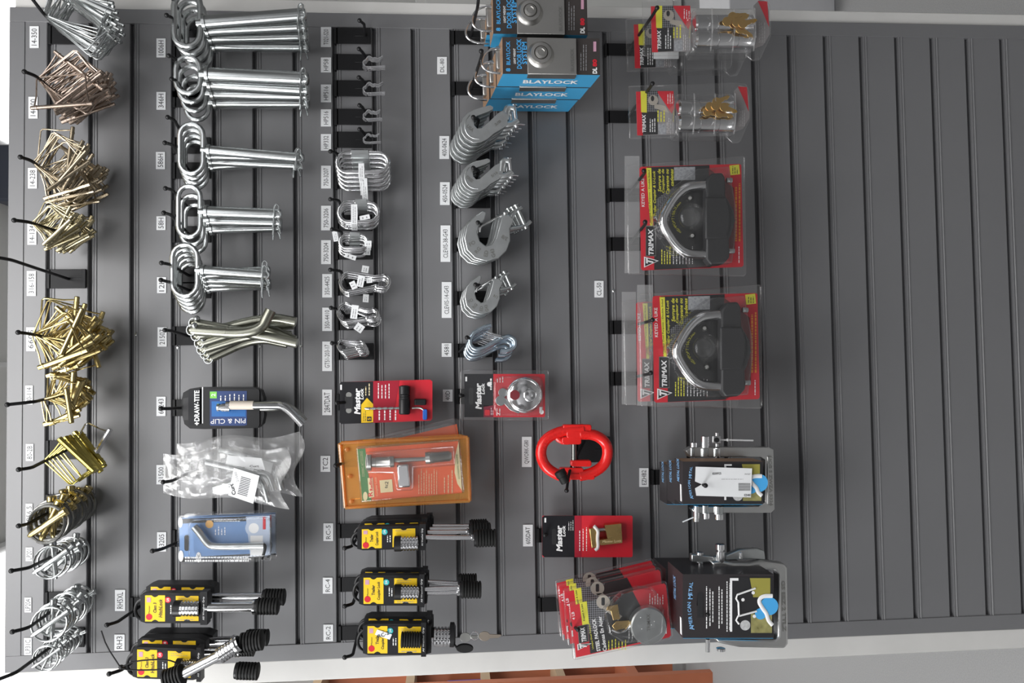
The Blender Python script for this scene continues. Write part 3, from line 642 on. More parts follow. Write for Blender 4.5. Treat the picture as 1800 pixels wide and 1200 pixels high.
def wire_hook():
    f = lambda pts: cp(pts, 760, 350, 4.136); d = .09
    t = thing('wire_s_hook', P(*f([(262, 1010)])[0], d), '', 'hook', 'looped wire hooks at tag 4581')
    MB().tube(Q(smooth(f([(428, 915), (340, 945), (285, 985), (268, 1045), (300, 1090), (360, 1090), (450, 1040), (540, 992), (595, 1010), (608, 1060), (570, 1100), (500, 1100)]), 3), d), .0040, BLUEZ, False, 12).build('bent_rod', t)
    MB().tube(Q(smooth(f([(370, 970), (430, 990), (510, 1010)]), 1) + f([(390, 960), (500, 995)]), d + .005), .0010, CHROME, False, 6).build('spring_keeper', t)
    return t
h = wire_hook(); stack(h, P(815, 613, .02), 5, '{} looped blue-grey wire hook at tag 4581', .05)
# ---- big red coupling link
def red_link():
    d = .07; t = thing('coupling_link', P(1008, 795, d), 'big bright red two-part coupling link at tag QWORK-G80', 'chain link')
    MB().tube(Q(smooth([(1026, 754), (985, 757), (957, 772), (949, 795), (957, 820), (982, 836), (1002, 838)], 2), d), .0102, REDP, False, 18).prism(rr(990, 746, 1040, 758, 4), d + .008, d - .010, REDP).prism(rr(988, 768, 1022, 781, 4), d + .008, d - .010, REDP).prism(rr(984, 822, 1026, 834, 4), d + .008, d - .010, REDP).tube(Q(smooth([(975, 764), (985, 775), (1000, 776)], 1), d), .006, REDP, False, 10).build('left_half', t, bevel=.002)
    MB().tube(Q(smooth([(1018, 763), (1046, 763), (1066, 778), (1069, 798), (1062, 818), (1040, 832), (1018, 836)], 2), d + .001), .0102, REDP, False, 18).prism(rr(996, 757, 1036, 770, 4), d + .010, d - .008, REDP).prism(rr(1004, 809, 1040, 820, 4), d + .010, d - .008, REDP).prism(rr(1000, 832, 1046, 843, 4), d + .010, d - .008, REDP).build('right_half', t, bevel=.002)
    MB().lathe(P(1009, 748, d), P(1009, 842, d), [(0, .0048), (.088, .0048)], DARKST, 16).build('centre_pin', t)
    mb = MB(); rn = random.Random(2)
    for k in range(11):
        a = math.radians(100 + k * 11); x, y = 999 + 47 * math.cos(a) * .98, 797 - 38 * math.sin(a)
        mb.text(rn.choice('ABLRTQE8'), x, y, d + .0106, None, 6, REDP, -20 + k * 11, .03)
    mb.build('raised_marks', t)
    t2 = thing('rubber_bumper', P(990, 838, .098), 'ribbed black rubber sleeve on the hook below the red link', 'sleeve')
    MB().lathe(P(983, 827, .105), P(996, 851, .105), [(0, .008), (.001, .0105), (.011, .0105), (.012, .009), (.024, .0085), (.025, .006)], RUBBER, 16).build('sleeve', t2)
red_link()
# ================================================================ packaged goods, rows two and three
def hangslot(mb, x, y, d, l=26, w=5): mb.flat(rr(x - w / 2, y - l / 2, x + w / 2, y + l / 2, w / 2 - .1, 3), d, INK); mb.disc(x - 1.5, y, w * .8, d + .0001, INK, 12)
def shell(t, pts, d0, d1, m=CLEAR, name='clear_shell', bevel=.003):   # hollow looking blister: thin clear prism
    o = MB().prism(pts, d1, d0, m).build(name, t, bevel=bevel, seg=2); o['label'] = 'clear plastic shell'; return o
def draw_card():
    d = .075; t = thing('pin_and_clip_pack', P(325, 716, d), 'black clamshell pack with a bent chrome pin, blue panel reading pin and clip', 'package')
    o = [(319, 705), (322, 690), (334, 683), (352, 680), (445, 680), (458, 685), (463, 700), (464, 730), (461, 745), (453, 752), (360, 754), (334, 753), (324, 745), (320, 728)]
    mb = MB(); mb.prism(o, d, d - .022, BLACKP); mb.prism([(331, 686), (351, 683), (351, 745), (331, 747)], d + .004, d, CARDK); mb.flat([(355, 680), (357, 680), (357, 744), (355, 744)], d + .0005, WHITE)
    mb.flat([(322, 700), (333, 698), (333, 738), (322, 738)], d + .0005, INK)
    mb.prism(rr(360, 683, 456, 751, 5), d + .003, d, BLACKP); e = d + .0034
    mb.fr(369, 687, 434, 747, e, NAVY); mb.fr(372, 705, 432, 738, e + .0002, mat('blue_panel', (.01, .12, .38), .35)); mb.fr(369, 688, 381, 700, e + .0004, mat('lime_print', (.2, .6, .08), .4)); mb.text('2', 375, 694, e + .0006, 5, 7, WHITE, 0)
    mb.dash(384, 690, 432, 704, e + .0004, 6, WHITE, .25); mb.fr(370, 732, 431, 748, e + .0003, NAVY)
    mb.text('PIN & CLIP', 401, 740, e + .0006, 60, 8.5, WHITE, -90, .0)
    mb.text('DRAW-TITE', 346, 713, d + .0045, 54, 9, WHITE, 0, .03, .0); mb.text('+', 346, 744, d + .0045, 6, 7, WHITE, 0, .05)
    mb.build('clamshell', t, bevel=.0015)
    q = d + .013
    MB().tube(Q([(398, 712), (470, 712)] + [tuple(v) for v in smooth([(478, 712), (500, 712), (533, 746)], 3)], q), .0075, CHROME, False, 16).build('bent_pin', t)
    MB().tube(Q([(440, 718), (484, 716)] + [tuple(v) for v in smooth([(490, 714), (506, 712), (536, 740)], 3)], q - .018), .0072, DULL, False, 14).build('second_pin', t)
    MB().lathe(P(380, 716, q), P(404, 716, q), [(0, .003), (.002, .007), (.006, .0075), (.0062, .006), (.010, .006), (.0102, .0075), (.024, .0075)], CHROME, 16).build('spring_clip', t)
    mb = MB(); a, b = P(405, 712, q), P(446, 712, q); mb.lathe(a, b, [(0, .0079), ((b - a).length, .0079)], mat('label_paper', (.65, .58, .50), .5), 20); mb.build('wrap_label', t)['label'] = 'cream paper wrapped round the pin'
draw_card()
def bags():
    for i, (sh, d, lab) in enumerate((((0, 0), .11, 'crinkled clear bag of bent pins with white barcode tag, the front one'), ((24, -22), .06, 'crinkled clear bag of bent pins sticking out at the right behind another bag'))):
        dx, dy = sh; t = thing('bag_of_pins', P(300 + dx, 835 + dy, d), lab, 'bag', 'clear bags on the 21500 hook')
        rn = random.Random(5 + i); nx, ny = 30, 15
        def pos(u, v):
            x = 287 + 215 * u + 10 * math.sin(v * 7) * (u > .8) + dx; top = 797 - 14 * u + 5 * math.sin(u * 9 + i); bot = 866 + 24 * u + 5 * math.sin(u * 8); return x, top + (bot - top) * v + dy
        hs = [[rn.uniform(-.0030, .0030) for _ in range(ny + 1)] for _ in range(nx + 1)]
        for sgn, nm in ((1, 'front_film'), (-1, 'back_film')):
            vs = []
            for a in range(nx + 1):
                for b in range(ny + 1):
                    u, v = a / nx, b / ny; x, y = pos(u, v); bulge = .014 * math.sin(math.pi * u) ** .5 * math.sin(math.pi * v) ** .5
                    vs.append(P(x, y, d + sgn * bulge + (hs[a][b] if 0 < a < nx and 0 < b < ny else 0)))
            fs = [(a * (ny + 1) + b, (a + 1) * (ny + 1) + b, (a + 1) * (ny + 1) + b + 1, a * (ny + 1) + b + 1) for a in range(nx) for b in range(ny)]
            MB().add(vs, fs, BAG).build(nm, t, ang=50)['label'] = 'crinkled clear film'
        MB().tube(Q(smooth([(362 + dx, 812 + dy), (440 + dx, 830 + dy), (462 + dx, 845 + dy), (472 + dx, 882 + dy)], 2), d + .003), .0055, GALV, False, 12).build('bent_pin', t)
        MB().tube(Q(smooth([(375 + dx, 858 + dy), (420 + dx, 846 + dy), (470 + dx, 826 + dy), (482 + dx, 862 + dy)], 2), d - .008), .0055, GALV, False, 12).build('bent_pin', t)
        mb = MB(); e = d + .0165
        mb.prism([(411 + dx, 822 + dy), (456 + dx, 836 + dy), (445 + dx, 885 + dy), (401 + dx, 870 + dy)], e, e - .001, PAPER)
        for k in range(11):
            y = 837 + k * 2.9; mb.flat([(424 - (y - 836) * .22 + dx, y + dy), (441 - (y - 836) * .22 + dx, y + 5 + dy), (441 - (y - 836) * .22 + dx, y + 6.3 + dy), (424 - (y - 836) * .22 + dx, y + 1.3 + dy)], e + .0003, INK)
        mb.text('Curt', 409 + dx, 860 + dy, e + .0004, 20, 7, INK, -15, .03); mb.text('21500', 416 + dx, 838 + dy, e + .0004, 18, 4, GREYP, -15, .0)
        mb.build('barcode_tag', t)['label'] = 'white barcode tag'
        if i == 0:
            mb = MB(); mb.prism([(400, 800), (460, 805), (466, 826), (396, 816)], d + .004, d + .003, PAPER); mb.text('Curt', 447, 819, d + .0045, 16, 4, INK, 90); mb.build('paper_insert', t)
bags()
def blue_pack(dx, dy, d, label):
    t = thing('hitch_pin_pack', P(320 + dx, 948 + dy, d), label, 'package', 'blue blister packs at tag 63205'); s = lambda q: [(a + dx, b + dy) for a, b in q]
    mb = MB(); c = mat('steel_blue_card', (.16, .29, .54), .35, 0, .1, 30)
    mb.prism(s([(315, 910), (474, 904), (475, 978), (316, 988)]), d, d - .001, c); e = d + .0004
    mb.flat(s([(315, 912), (474, 905), (474, 914), (315, 920)]), e, INK); mb.flat(s([(316, 980), (475, 971), (475, 978), (316, 988)]), e, INK)
    mb.flat(s([(432, 908), (474, 906), (475, 975), (440, 978)]), e + .0001, mat('pale_blue_print', (.50, .58, .72), .4)); mb.disc(446 + dx, 928 + dy, 15, e + .0002, mat('pale_blue_print', (.5, .58, .72), .4)); mb.disc(446 + dx, 928 + dy, 9, e + .0003, WHITE)
    mb.dash(376 + dx, 911 + dy, 425 + dx, 917 + dy, e + .0003, 2, WHITE, .5, .9, 90); mb.dash(376 + dx, 922 + dy, 398 + dx, 940 + dy, e + .0003, 4, WHITE, .3)
    mb.dash(325 + dx, 977 + dy, 438 + dx, 988 + dy, e + .0003, 2, WHITE, .6, .95, 90); mb.disc(368 + dx, 921 + dy, 7, e + .0004, mat('orange_sticker', (.75, .42, .12), .5)); mb.text('ZINC', 349 + dx, 979 + dy, e + .0006, 10, 5, INK, 0)
    mb.disc(349 + dx, 979 + dy, 4.5, e + .0005, WHITE, 16, 9); mb.disc(317 + dx, 918 + dy, 4, e + .0004, WHITE, 14, 9); mb.disc(318 + dx, 977 + dy, 4.5, e + .0004, WHITE, 14, 10)
    mb.fr(462 + dx, 908 + dy, 467 + dx, 930 + dy, e + .0004, RED); mb.fr(440 + dx, 941 + dy, 462 + dx, 976 + dy, e + .0004, WHITE)
    mb.flat(rr(324 + dx, 940 + dy, 332 + dx, 968 + dy, 3.5, 3), e + .0005, INK); mb.build('printed_card', t)
    MB().tube(Q(smooth(s([(341, 925), (352, 938), (366, 958), (380, 960), (400, 960)]), 3) + s([(464, 959)]), d + .010), .0060, GALV, False, 16).build('bent_pin', t)
    MB().tube(Q(smooth(s([(458, 958), (467, 956), (465, 970), (460, 982)]), 2), d + .012), .0025, BLACK, False, 8).build('wire_clip', t)
    o = rr(311 + dx, 904 + dy, 477 + dx, 992 + dy, 6)
    shell(t, [(x, y - (x - 311 - dx) * .03) for x, y in o], d - .002, d + .003, CLEAR)
    shell(t, [(x, y - (x - 311 - dx) * .03) for x, y in rr(330 + dx, 916 + dy, 473 + dx, 984 + dy, 8)], d + .003, d + .021, CLEAR, 'raised_blister')
blue_pack(0, 0, .115, 'blue card blister pack with a thick bent grey pin, front one')
blue_pack(10, -3, .07, 'blue card blister pack mostly hidden behind the front one at tag 63205')
def ridged(a, b, r, n, m, mb=None, m2=None):
    mb = mb or MB(); L = (Vector(b) - Vector(a)).length; prof = [(0, r * .8)]
    for k in range(n): t = L * k / n; w = L / n; prof += [(t + w * .05, r * .86), (t + w * .2, r), (t + w * .75, r), (t + w * .9, r * .86)]
    prof += [(L, r * .8)]; mb.lathe(a, b, prof, m, 24); return mb
def lock_card(x, y, h, d, kind, label, group, body=True, shaft=None, end=None, txt=('Trailer', 'Coupler Lock'), tl=0, lock=(58, 100, 0, 13), strap=(100, 110), th=.018, seg1=(0, 35), seg2=(54, 94)):
    """x: left edge of the first yellow field, y: middle, h: half height in pixels"""
    t = thing('lock_pack', P(x - 15, y, d), label, 'package', group)
    S = lambda a, b: (x + a, y + b - a * tl)
    mb = MB(); f = d; oc = [(-16, -h * .55), (-8, -h * .95), (2, -h - 3), (98, -h - 3), (112, -h + 2), (112, h - 2), (98, h + 2), (2, h + 2), (-8, h * .95), (-16, h * .55)]
    mb.prism([S(a, b) for a, b in oc[1:-1]], f, f - th, BLACKP); e = f + .0005
    def yf(a0, a1, hh):
        n = 6; pts = [S(a0, -hh)] + [S((a0 + a1) / 2 - 6 + 12 * k / n, -hh + 3.2 * math.sin(math.pi * k / n)) for k in range(n + 1)] + [S(a1, -hh), S(a1, hh)] + [S((a0 + a1) / 2 + 6 - 12 * k / n, hh - 3.2 * math.sin(math.pi * k / n)) for k in range(n + 1)] + [S(a0, hh)]
        mb.flat(pts, e, YEL)
    yf(seg1[0], seg1[1], h - 1); yf(seg2[0], seg2[1], h - 2)
    mb.flat([S(seg1[1], -h + 1), S(seg2[0], -h + 1), S(seg2[0], h - 1), S(seg1[1], h - 1)], e, CARDK)
    mb.disc(*S(7, h * .62), 5.5, e + .0003, RED); mb.text('Master', *S(7, h * .1), e + .0004, h * .6, 2.6, INK, 0, 0)
    mb.flat([S(3, -h * .8), S(10, -h * .8), S(10, -h * .45), S(3, -h * .45)], e + .0003, mat('pink_flag_print', (.55, .3, .4), .5))
    mb.text(txt[0], *S(17, -h * .05), e + .0004, h * .75, 5.5, INK, 0, .02, .2)
    mb.text(txt[1], *S(27, 0), e + .0004, h * 1.35, 6.5, INK, 0, .02, .2)
    mb.disc(*S(seg1[1] + 5, -h * .62), 5.2, e + .0004, TEAL if kind == 'RC' else RED); mb.text('3/4' if kind == 'RC' else '5/8', *S(seg1[1] + 5, -h * .62), e + .0006, 6, 4.5, WHITE, 0)
    mb.dash(*S(seg1[1] + 8, -h * .3), *S(seg2[0] - 2, h * .4), e + .0004, 2, WHITE, .35); mb.dash(*S(seg2[0] + 5, -h * .82), *S(seg2[1] - 4, -h * .55), e + .0004, 2, GREYP, .2, .8, 90); mb.dash(*S(seg2[0] + 5, h * .75), *S(seg2[1] - 4, h * .9), e + .0004, 1, GREYP, .3, .9, 90)
    mb.build('backing_card', t, bevel=.0008)
    mb = MB(); hp = smooth([S(0, -h * .8), S(-12, -h * .55), S(-17, -h * .1), S(-17, h * .3), S(-12, h * .7), S(0, h * .9)], 2)
    mb.tube(Q(hp, f - th / 2), .0028, BLACKP, False, 8); mb.build('hanging_loop', t)
    if strap:
        mb = MB(); mb.prism([S(strap[0], -h - 5), S(strap[1], -h - 5), S(strap[1], h + 5), S(strap[0], h + 5)], f + .013, f - .006, BLACKP); mb.text('All Weather Grip', *S((strap[0] + strap[1]) / 2, 0), f + .0136, h * 1.7, 4, WHITE, 0, .0); mb.build('strap', t, bevel=.001)
    if body:
        l0, l1, ly, lr = lock; a, b = P(*S(l0, ly), f + .010), P(*S(l1, ly), f + .010); k = lr * .00098
        mb = MB(); ridged(a.lerp(b, .22), b, k, 6, CHROME, mb)
        for j in range(6):
            for q in range(3): mb.ball(a.lerp(b, .28 + .13 * j) + Vector(((q - 1) * k * .62, -k * (1.0 if q == 1 else .8), 0)), .0011, INK, 6)
        mb.build('dial_body', t); MB().lathe(a - (b - a) * .05, a.lerp(b, .25), [(0, k * .9), (.001, k * 1.05), ((b - a).length * .3, k * 1.05)], BLACKP, 20).build('dial_cap', t)
    if shaft:
        for (s0, s1, sy0, sy1, sr, sd) in shaft:
            a, b = P(*S(s0, sy0), sd), P(*S(s1, sy1), sd); L = (b - a).length
            MB().lathe(a, b, [(0, sr), (L - .012, sr), (L - .011, sr * 1.5), (L - .004, sr * 1.5), (L, sr)], CHROME, 18).build('shaft', t)
    if end:
        for (s0, s1, sy, er, sd) in end:
            a, b = P(*S(s0, sy), sd), P(*S(s1, sy), sd); mb = ridged(a, b, er, 7, RUBBER); L = (b - a).length
            mb.lathe(a - (b - a).normalized() * .003, b, [(0, er * .9), (.004, er * .92)], BLACKP, 18); mb.build('rubber_end', t)
    return t
lock_card(265, 1052, 22, .10, 'RH', 'rear of two yellow and black hitch lock packs at tag RH5XL', 'hitch lock packs at tag RH5XL', True, [(100, 208, -4, -5, .0062, .10)], [(200, 236, -3, .0145, .10)], ('Class 3', 'HitchLock'), 0, (56, 92, 0, 12), None, .03)
lock_card(255, 1069, 24, .145, 'RH', 'front one of two yellow and black hitch lock packs at tag RH5XL', 'hitch lock packs at tag RH5XL', True, [(105, 202, -2, -3, .0082, .150)], [(197, 235, -4, .0142, .150)], ('Class 3', 'HitchLock'), 0, (53, 97, 0, 13), (97, 109))
lock_card(262, 1128, 13, .07, 'RH', 'rearmost hitch lock pack at tag RH3', 'hitch lock packs at tag RH3', False, [(90, 182, 0, -4, .008, .07)], [(174, 210, -8, .0145, .075)], ('Class 3', 'HitchLock'), 0, (40, 84, 0, 11), None, .03)
lock_card(250, 1142, 18, .11, 'RH', 'middle hitch lock pack at tag RH3, its label half covered', 'hitch lock packs at tag RH3', True, [(88, 176, 3, 0, .008, .105)], [(167, 198, -4, .0145, .105)], ('Class 3', 'HitchLock'), 0, (62, 98, 4, 11), None, .02)
lock_card(241, 1165, 25, .15, 'RH', 'front hitch lock pack at tag RH3, tied with a thin black strap', 'hitch lock packs at tag RH3', True, None, [(176, 214, 8, .0145, .15)], ('Class 3', 'HitchLock'), -.03, (70, 106, 4, 13), (104, 112))
def loose_lock():
    d = .185; t = thing('loose_hitch_lock', P(330, 1180, d), 'loose chrome ridged lock pin tied slantwise across the RH3 packs', 'lock')
    a, b = P(322, 1184, d), P(388, 1150, d); MB().lathe(a, b, [(0, .0085), ((b - a).length, .0085)], CHROME, 20).build('shaft', t)
    a, b = P(386, 1152, d), P(416, 1133, d); ridged(a, b, .0135, 6, CHROME).build('ridged_collar', t)
    a, b = P(414, 1134, d), P(424, 1128, d); MB().lathe(a, b, [(0, .016), (.004, .017), (.0045, .013), (.008, .013)], CHROME, 20).build('flange', t)
    a, b = P(424, 1130, d - .01), P(462, 1124, d - .01); ridged(a, b, .0165, 7, RUBBER).build('rubber_end', t)
    a, b = P(290, 1196, d), P(322, 1184, d); ridged(a, b, .017, 6, RUBBER).build('lower_cap', t)
    t2 = thing('zip_tie', P(215, 1172, .16), 'thin black zip tie looped round the RH3 packs with its tail sticking up', 'zip tie')
    MB().tube(Q(smooth([(178, 1108), (187, 1135), (210, 1170)], 1), .18), .0012, BLACKP, False, 6).ball(P(213, 1172, .175), .004, BLACKP).build('tail', t2)
    MB().tube(Q(smooth([(213, 1172), (240, 1160), (300, 1158), (318, 1172), (325, 1196)], 2), .176), .0013, BLACKP, False, 6).tube(Q(smooth([(213, 1174), (230, 1178), (300, 1176)], 2), .176), .0013, BLACKP, False, 6).build('strap', t2)
loose_lock()
GRC5 = 'coupler lock packs at tag RC-5'
for i, (x, y, h, d, end) in enumerate(((650, 925, 13, .055, (178, 206, 5, .013, .06)), (645, 930, 15, .08, (183, 214, 4, .013, .085)), (641, 936, 17, .105, (186, 222, 2, .0135, .11)))):
    lock_card(x, y, h, d, 'RC', 'coupler lock pack at tag RC-5, ' + ('rearmost', 'third from the front', 'second from the front')[i], GRC5, False, [(108, 190, 2, 4, .0038, d)], [end], tl=.03)
lock_card(636, 947, 18, .135, 'RC', 'front yellow and black coupler lock pack at tag RC-5', GRC5, True, [(110, 204, 0, 4, .0042, .135)], [(200, 236, 5, .0155, .135)], tl=.03, lock=(59, 100, 10, 13), strap=(101, 112))
lock_card(642, 1024, 20, .10, 'RC', 'rear coupler lock pack at tag RC-4', 'coupler lock packs at tag RC-4', False, [(108, 178, -2, 2, .0042, .10)], [(166, 196, -2, .0145, .10)])
lock_card(639, 1038, 24, .135, 'RC', 'front coupler lock pack at tag RC-4', 'coupler lock packs at tag RC-4', True, [(108, 178, -3, -5, .0042, .135), (108, 176, 3, 2, .0042, .13)], [(172, 207, -2, .0150, .135)], lock=(56, 98, 2, 13), strap=(98, 107))
for i, (x, y, h, d) in enumerate(((650, 1098, 15, .08), (648, 1106, 20, .108))):
    lock_card(x, y, h, d, 'RC', ('rearmost' if i == 0 else 'middle') + ' coupler lock pack at tag RC-2', 'coupler lock packs at tag RC-2', False, None, None)
t = lock_card(646, 1124, 25, .135, 'RC', 'front coupler lock pack at tag RC-2 with a white RC-2 sticker', 'coupler lock packs at tag RC-2', False, None, None, strap=(94, 103))
a, b = P(705, 1124, .147), P(740, 1124, .147); ridged(a, b, .0135, 8, RUBBER).build('rubber_cap', t)
mb = MB(); mb.prism([(659, 1115), (663, 1106), (689, 1115), (685, 1124)], .137, .1362, PAPER); mb.text('RC-2', 674, 1115, .1374, 20, 7, INK, 70); mb.build('sticker', t)['label'] = 'white sticker reading RC-2'
def hanging_lock():
    d = .12; t = thing('coupler_lock', P(752, 1115, d), 'chrome ridged coupler lock with black disc hanging below the RC-2 packs', 'lock')
    ridged(P(762, 1118, d), P(792, 1118, d), .0165, 5, CHROME).build('dial_body', t)
    mb = MB()
    for j in range(5):
        for q in range(4): mb.ball(P(767 + 5.6 * j, 1106 + q * 8, d + .0165 * (1 if q in (1, 2) else .75)), .0014, INK, 6)
    mb.build('dial_marks', t)
    MB().lathe(P(790, 1115, d), P(802, 1115, d), [(0, .015), (.001, .021), (.008, .021), (.011, .014)], BLACKP, 24).build('black_disc', t)
    MB().lathe(P(757, 1124, d), P(766, 1124, d), [(0, .005), (.01, .005)], CHROME, 12).build('pin_stub', t)
    MB().lathe(P(750, 1112, d - .01), P(764, 1112, d - .01), [(0, .010), (.016, .010)], BLACKP, 16).build('collar', t)
    t = thing('black_cap', P(803, 1138, d), 'oval black dust cap dangling below the coupler lock', 'cap')
    MB().prism([(817 + 15 * math.cos(k * .35), 1140 + 7.5 * math.sin(k * .35)) for k in range(18)], d, d - .008, RUBBER).tube(Q(smooth([(797, 1130), (803, 1138)], 1), d - .004), .002, RUBBER).build('cap', t, bevel=.002)
    for i, (x, y, r, lab) in enumerate(((818, 1120, 10, 'dull steel key nearer the coupler lock'), (852, 1118, 10, 'brownish steel key at the far end of the key ring'))):
        t = thing('key', P(x, y, d + .003 * i), lab, 'key', 'keys hanging on the coupler lock'); m = DULL if i == 0 else mat('brown_steel', (.42, .36, .30), .35, .9)
        MB().prism(arc(x, y, r, 25, 335, 16, ry=r * .85) + [(x + r + 18, y - 3), (x + r + 20, y - 1), (x + r + 14, y + 3)], d + .003 * i, d + .003 * i - .002, m).build('blade_and_bow', t, bevel=.0004)
    t = thing('key_ring', P(836, 1118, d), 'small ring joining the two keys', 'ring')
    MB().tube(Q(arc(834, 1117, 7, 0, 345, 14), d + .004), .0008, CHROME, True, 6).build('ring', t)
hanging_lock()
# ---- carded locks
def master(mb, x, y, d, ln=44): mb.text('Master', x, y, d, ln, 11, WHITE, 0, .04, .15); mb.text('Lock', x + 8, y - ln * .28, d, ln * .42, 6, WHITE, 0, .03, .1)
def card2847():
    d = .05; t = thing('hitch_lock_card', P(600, 706, d), 'black and red hanging card with black barrel lock and steel rod', 'package')
    mb = MB(); mb.prism([(597, 674), (600, 671), (756, 667), (760, 670), (760, 735), (757, 739), (600, 745), (597, 742)], d, d - .0015, RED); e = d + .0004
    mb.flat([(597, 674), (600, 671), (656, 670), (656, 743), (600, 745), (597, 742)], e, CARDK); mb.flat([(656, 670), (702, 669), (690, 741), (656, 743)], e, mat('crimson_card', (.36, .012, .03), .35))
    mb.flat([(610, 690), (618, 690), (621, 694), (620, 701), (615, 703), (615, 712), (620, 714), (621, 722), (618, 725), (610, 725), (609, 719), (608, 707), (609, 695)], e + .0002, INK)
    mb.disc(613, 694, 5, e + .0003, DULL); mb.disc(613, 721, 5, e + .0003, DULL); mb.fr(606, 697, 620, 718, e + .0004, INK)
    master(mb, 628, 705, e + .0004, 46)
    mb.flat([(635, 711), (645, 699), (656, 710), (656, 742), (635, 743)], e + .0002, YEL); mb.fr(645, 732, 653, 740, e + .0004, INK); mb.text('5', 649, 736, e + .0005, 4, 5, YEL); mb.dash(638, 715, 644, 740, e + .0003, 2, INK, .3)
    mb.dash(662, 673, 687, 700, e + .0003, 4, WHITE, .25); mb.dash(662, 715, 700, 738, e + .0003, 4, WHITE, .25); mb.dash(640, 673, 652, 695, e + .0003, 2, CREAM, .3); mb.fr(598, 676, 601, 685, e + .0003, WHITE)
    mb.build('printed_card', t)
    a, b = P(641, 718, d + .008), P(702, 717, d + .008); L = (b - a).length
    MB().lathe(a, b, [(0, .0018), (.003, .0028)] + [(L * k / 6 + o, r) for k in range(1, 6) for o, r in ((-.001, .0028), (0, .0018), (.002, .0018), (.003, .0028))] + [(L, .0028)], STEEL, 12).build('locking_rod', t)
    a, b = P(711, 677, d + .013), P(711, 728, d + .013); L = (b - a).length
    MB().lathe(a, b, [(0, .006), (.002, .0105), (.016, .0105), (.0165, .0098), (.018, .0105), (.0205, .0098), (.022, .0105), (.0245, .0098), (.026, .0105), (L - .002, .0105), (L, .009)], BLACKP, 24).build('lock_barrel', t)
    MB().prism(rr(728, 701, 749, 712, 2), d + .012, d, BLACKP).build('end_cap', t, bevel=.002)
    MB().tube(Q(smooth([(724, 717), (740, 716), (746, 722)], 2), d + .008), .002, DULL).build('key_shaft', t)
    MB().prism(rr(743, 719, 751, 738, 3), d + .010, d + .004, mat('blue_plastic', (.02, .12, .5), .4)).build('key_head', t, bevel=.001)
card2847()
def amber_pack():
    d = .05; t = thing('coupler_lock_pack', P(600, 812, d), 'clear pack with orange card hidden behind the amber one, tilted to the right', 'package')
    mb = MB(); mb.prism([(700, 770), (803, 745), (812, 800), (720, 860)], d, d - .001, ORANGE); mb.build('printed_card', t)
    shell(t, [(600, 781), (796, 735), (806, 736), (812, 745), (824, 800), (832, 862), (612, 880)], d - .004, d + .008)
    shell(t, [(640, 778), (790, 743), (800, 746), (812, 800), (700, 830)], d + .008, d + .028, CLEAR, 'raised_blister')
    d = .085; t = thing('coupler_lock_pack', P(598, 815, d), 'aged amber plastic pack with orange-red card and dull steel coupler lock', 'package')
    e = d + .0006; mb = MB(); mb.prism([(628, 789), (805, 775), (812, 866), (637, 880)], d, d - .001, ORANGE)
    mb.flat([(628, 789), (642, 788), (653, 879), (637, 880)], e, GREEN); mb.flat([(646, 840), (655, 839), (658, 873), (649, 875)], e + .0002, CREAM); mb.text('R', 651, 868, e + .0005, 8, 8, RED, -5); mb.text('Redline', 652, 850, e + .0005, 24, 6, RED, -5, .02)
    mb.disc(642, 872, 4, e + .0003, CREAM, 14, 8); mb.text('TOWING ACCESSORIES', 637, 815, e + .0004, 46, 5, CREAM, -5, .0)
    mb.flat([(806, 776), (800, 800), (799, 830), (804, 850), (812, 862)], e + .0002, CREAM); mb.text('AUTHENTIC REDLINE', 805, 820, e + .0004, 44, 3.5, GREEN, -5)
    mb.text('Coupler Lock', 662, 855, e + .0004, 34, 5, CREAM, -5); mb.flat([(667, 844), (689, 842), (691, 864), (669, 866)], e + .0003, CREAM); mb.text('tc2', 679, 852, e + .0005, 12, 6, INK, 10)
    mb.dash(734, 822, 770, 868, e + .0003, 8, CREAM, .2); mb.dash(778, 822, 798, 866, e + .0003, 3, CREAM, .2); mb.build('printed_card', t)
    f = d + .014; a, b = P(643, 813, f), P(693, 811, f); L = (b - a).length
    MB().lathe(a, b, [(0, .011), (.002, .0145), (.010, .0145), (.011, .009), (.018, .009), (.0185, .0095), (L - .008, .0098), (L - .007, .0105), (L, .010)], DULL, 24).build('lock_barrel', t)
    a, b = P(690, 809, f), P(752, 806, f); MB().lathe(a, b, [(0, .0038), ((b - a).length, .0038)], DULL, 14).build('rod', t)
    a, b = P(748, 805, f), P(794, 801, f); L = (b - a).length; MB().lathe(a, b, [(0, .0105), (.008, .0115), (.009, .0105), (.014, .0105), (.016, .0098), (L - .005, .0095), (L, .006)], DULL, 24).build('end_knob', t)
    MB().prism([(697, 817), (718, 815), (722, 856), (700, 858)], d + .014, d + .002, CHROME).build('steel_clip', t, bevel=.003)
    o = [(593, 780), (600, 776), (640, 772), (810, 763), (820, 766), (824, 775), (829, 870), (826, 880), (612, 894), (604, 890)]
    s = MB().prism(o, d - .001, d - .004, AMBER).build('amber_backing', t, bevel=.002)
    mb = MB()
    for p, q in (((598, 781), (607, 892)), ((607, 892), (826, 880)), ((826, 880), (822, 768)), ((822, 768), (600, 778))): mb.tube([P(*p, d), P(*q, d)], .0032, AMBER)
    for c in ((610, 790), (615, 837), (618, 881)): mb.lathe(P(*c, d), P(*c, d + .004), [(0, .0042), (.003, .0038), (.004, .002)], AMBER, 12)
    mb.build('amber_rim', t)
    shell(t, [(625, 785), (808, 772), (817, 866), (634, 884)], d + .001, d + .018, CLEAR, 'raised_blister')
    shell(t, [(642, 795), (798, 784), (801, 818), (726, 824), (726, 862), (696, 863), (690, 832), (645, 832)], d + .018, d + .03, CLEAR, 'lock_pocket')
amber_pack()
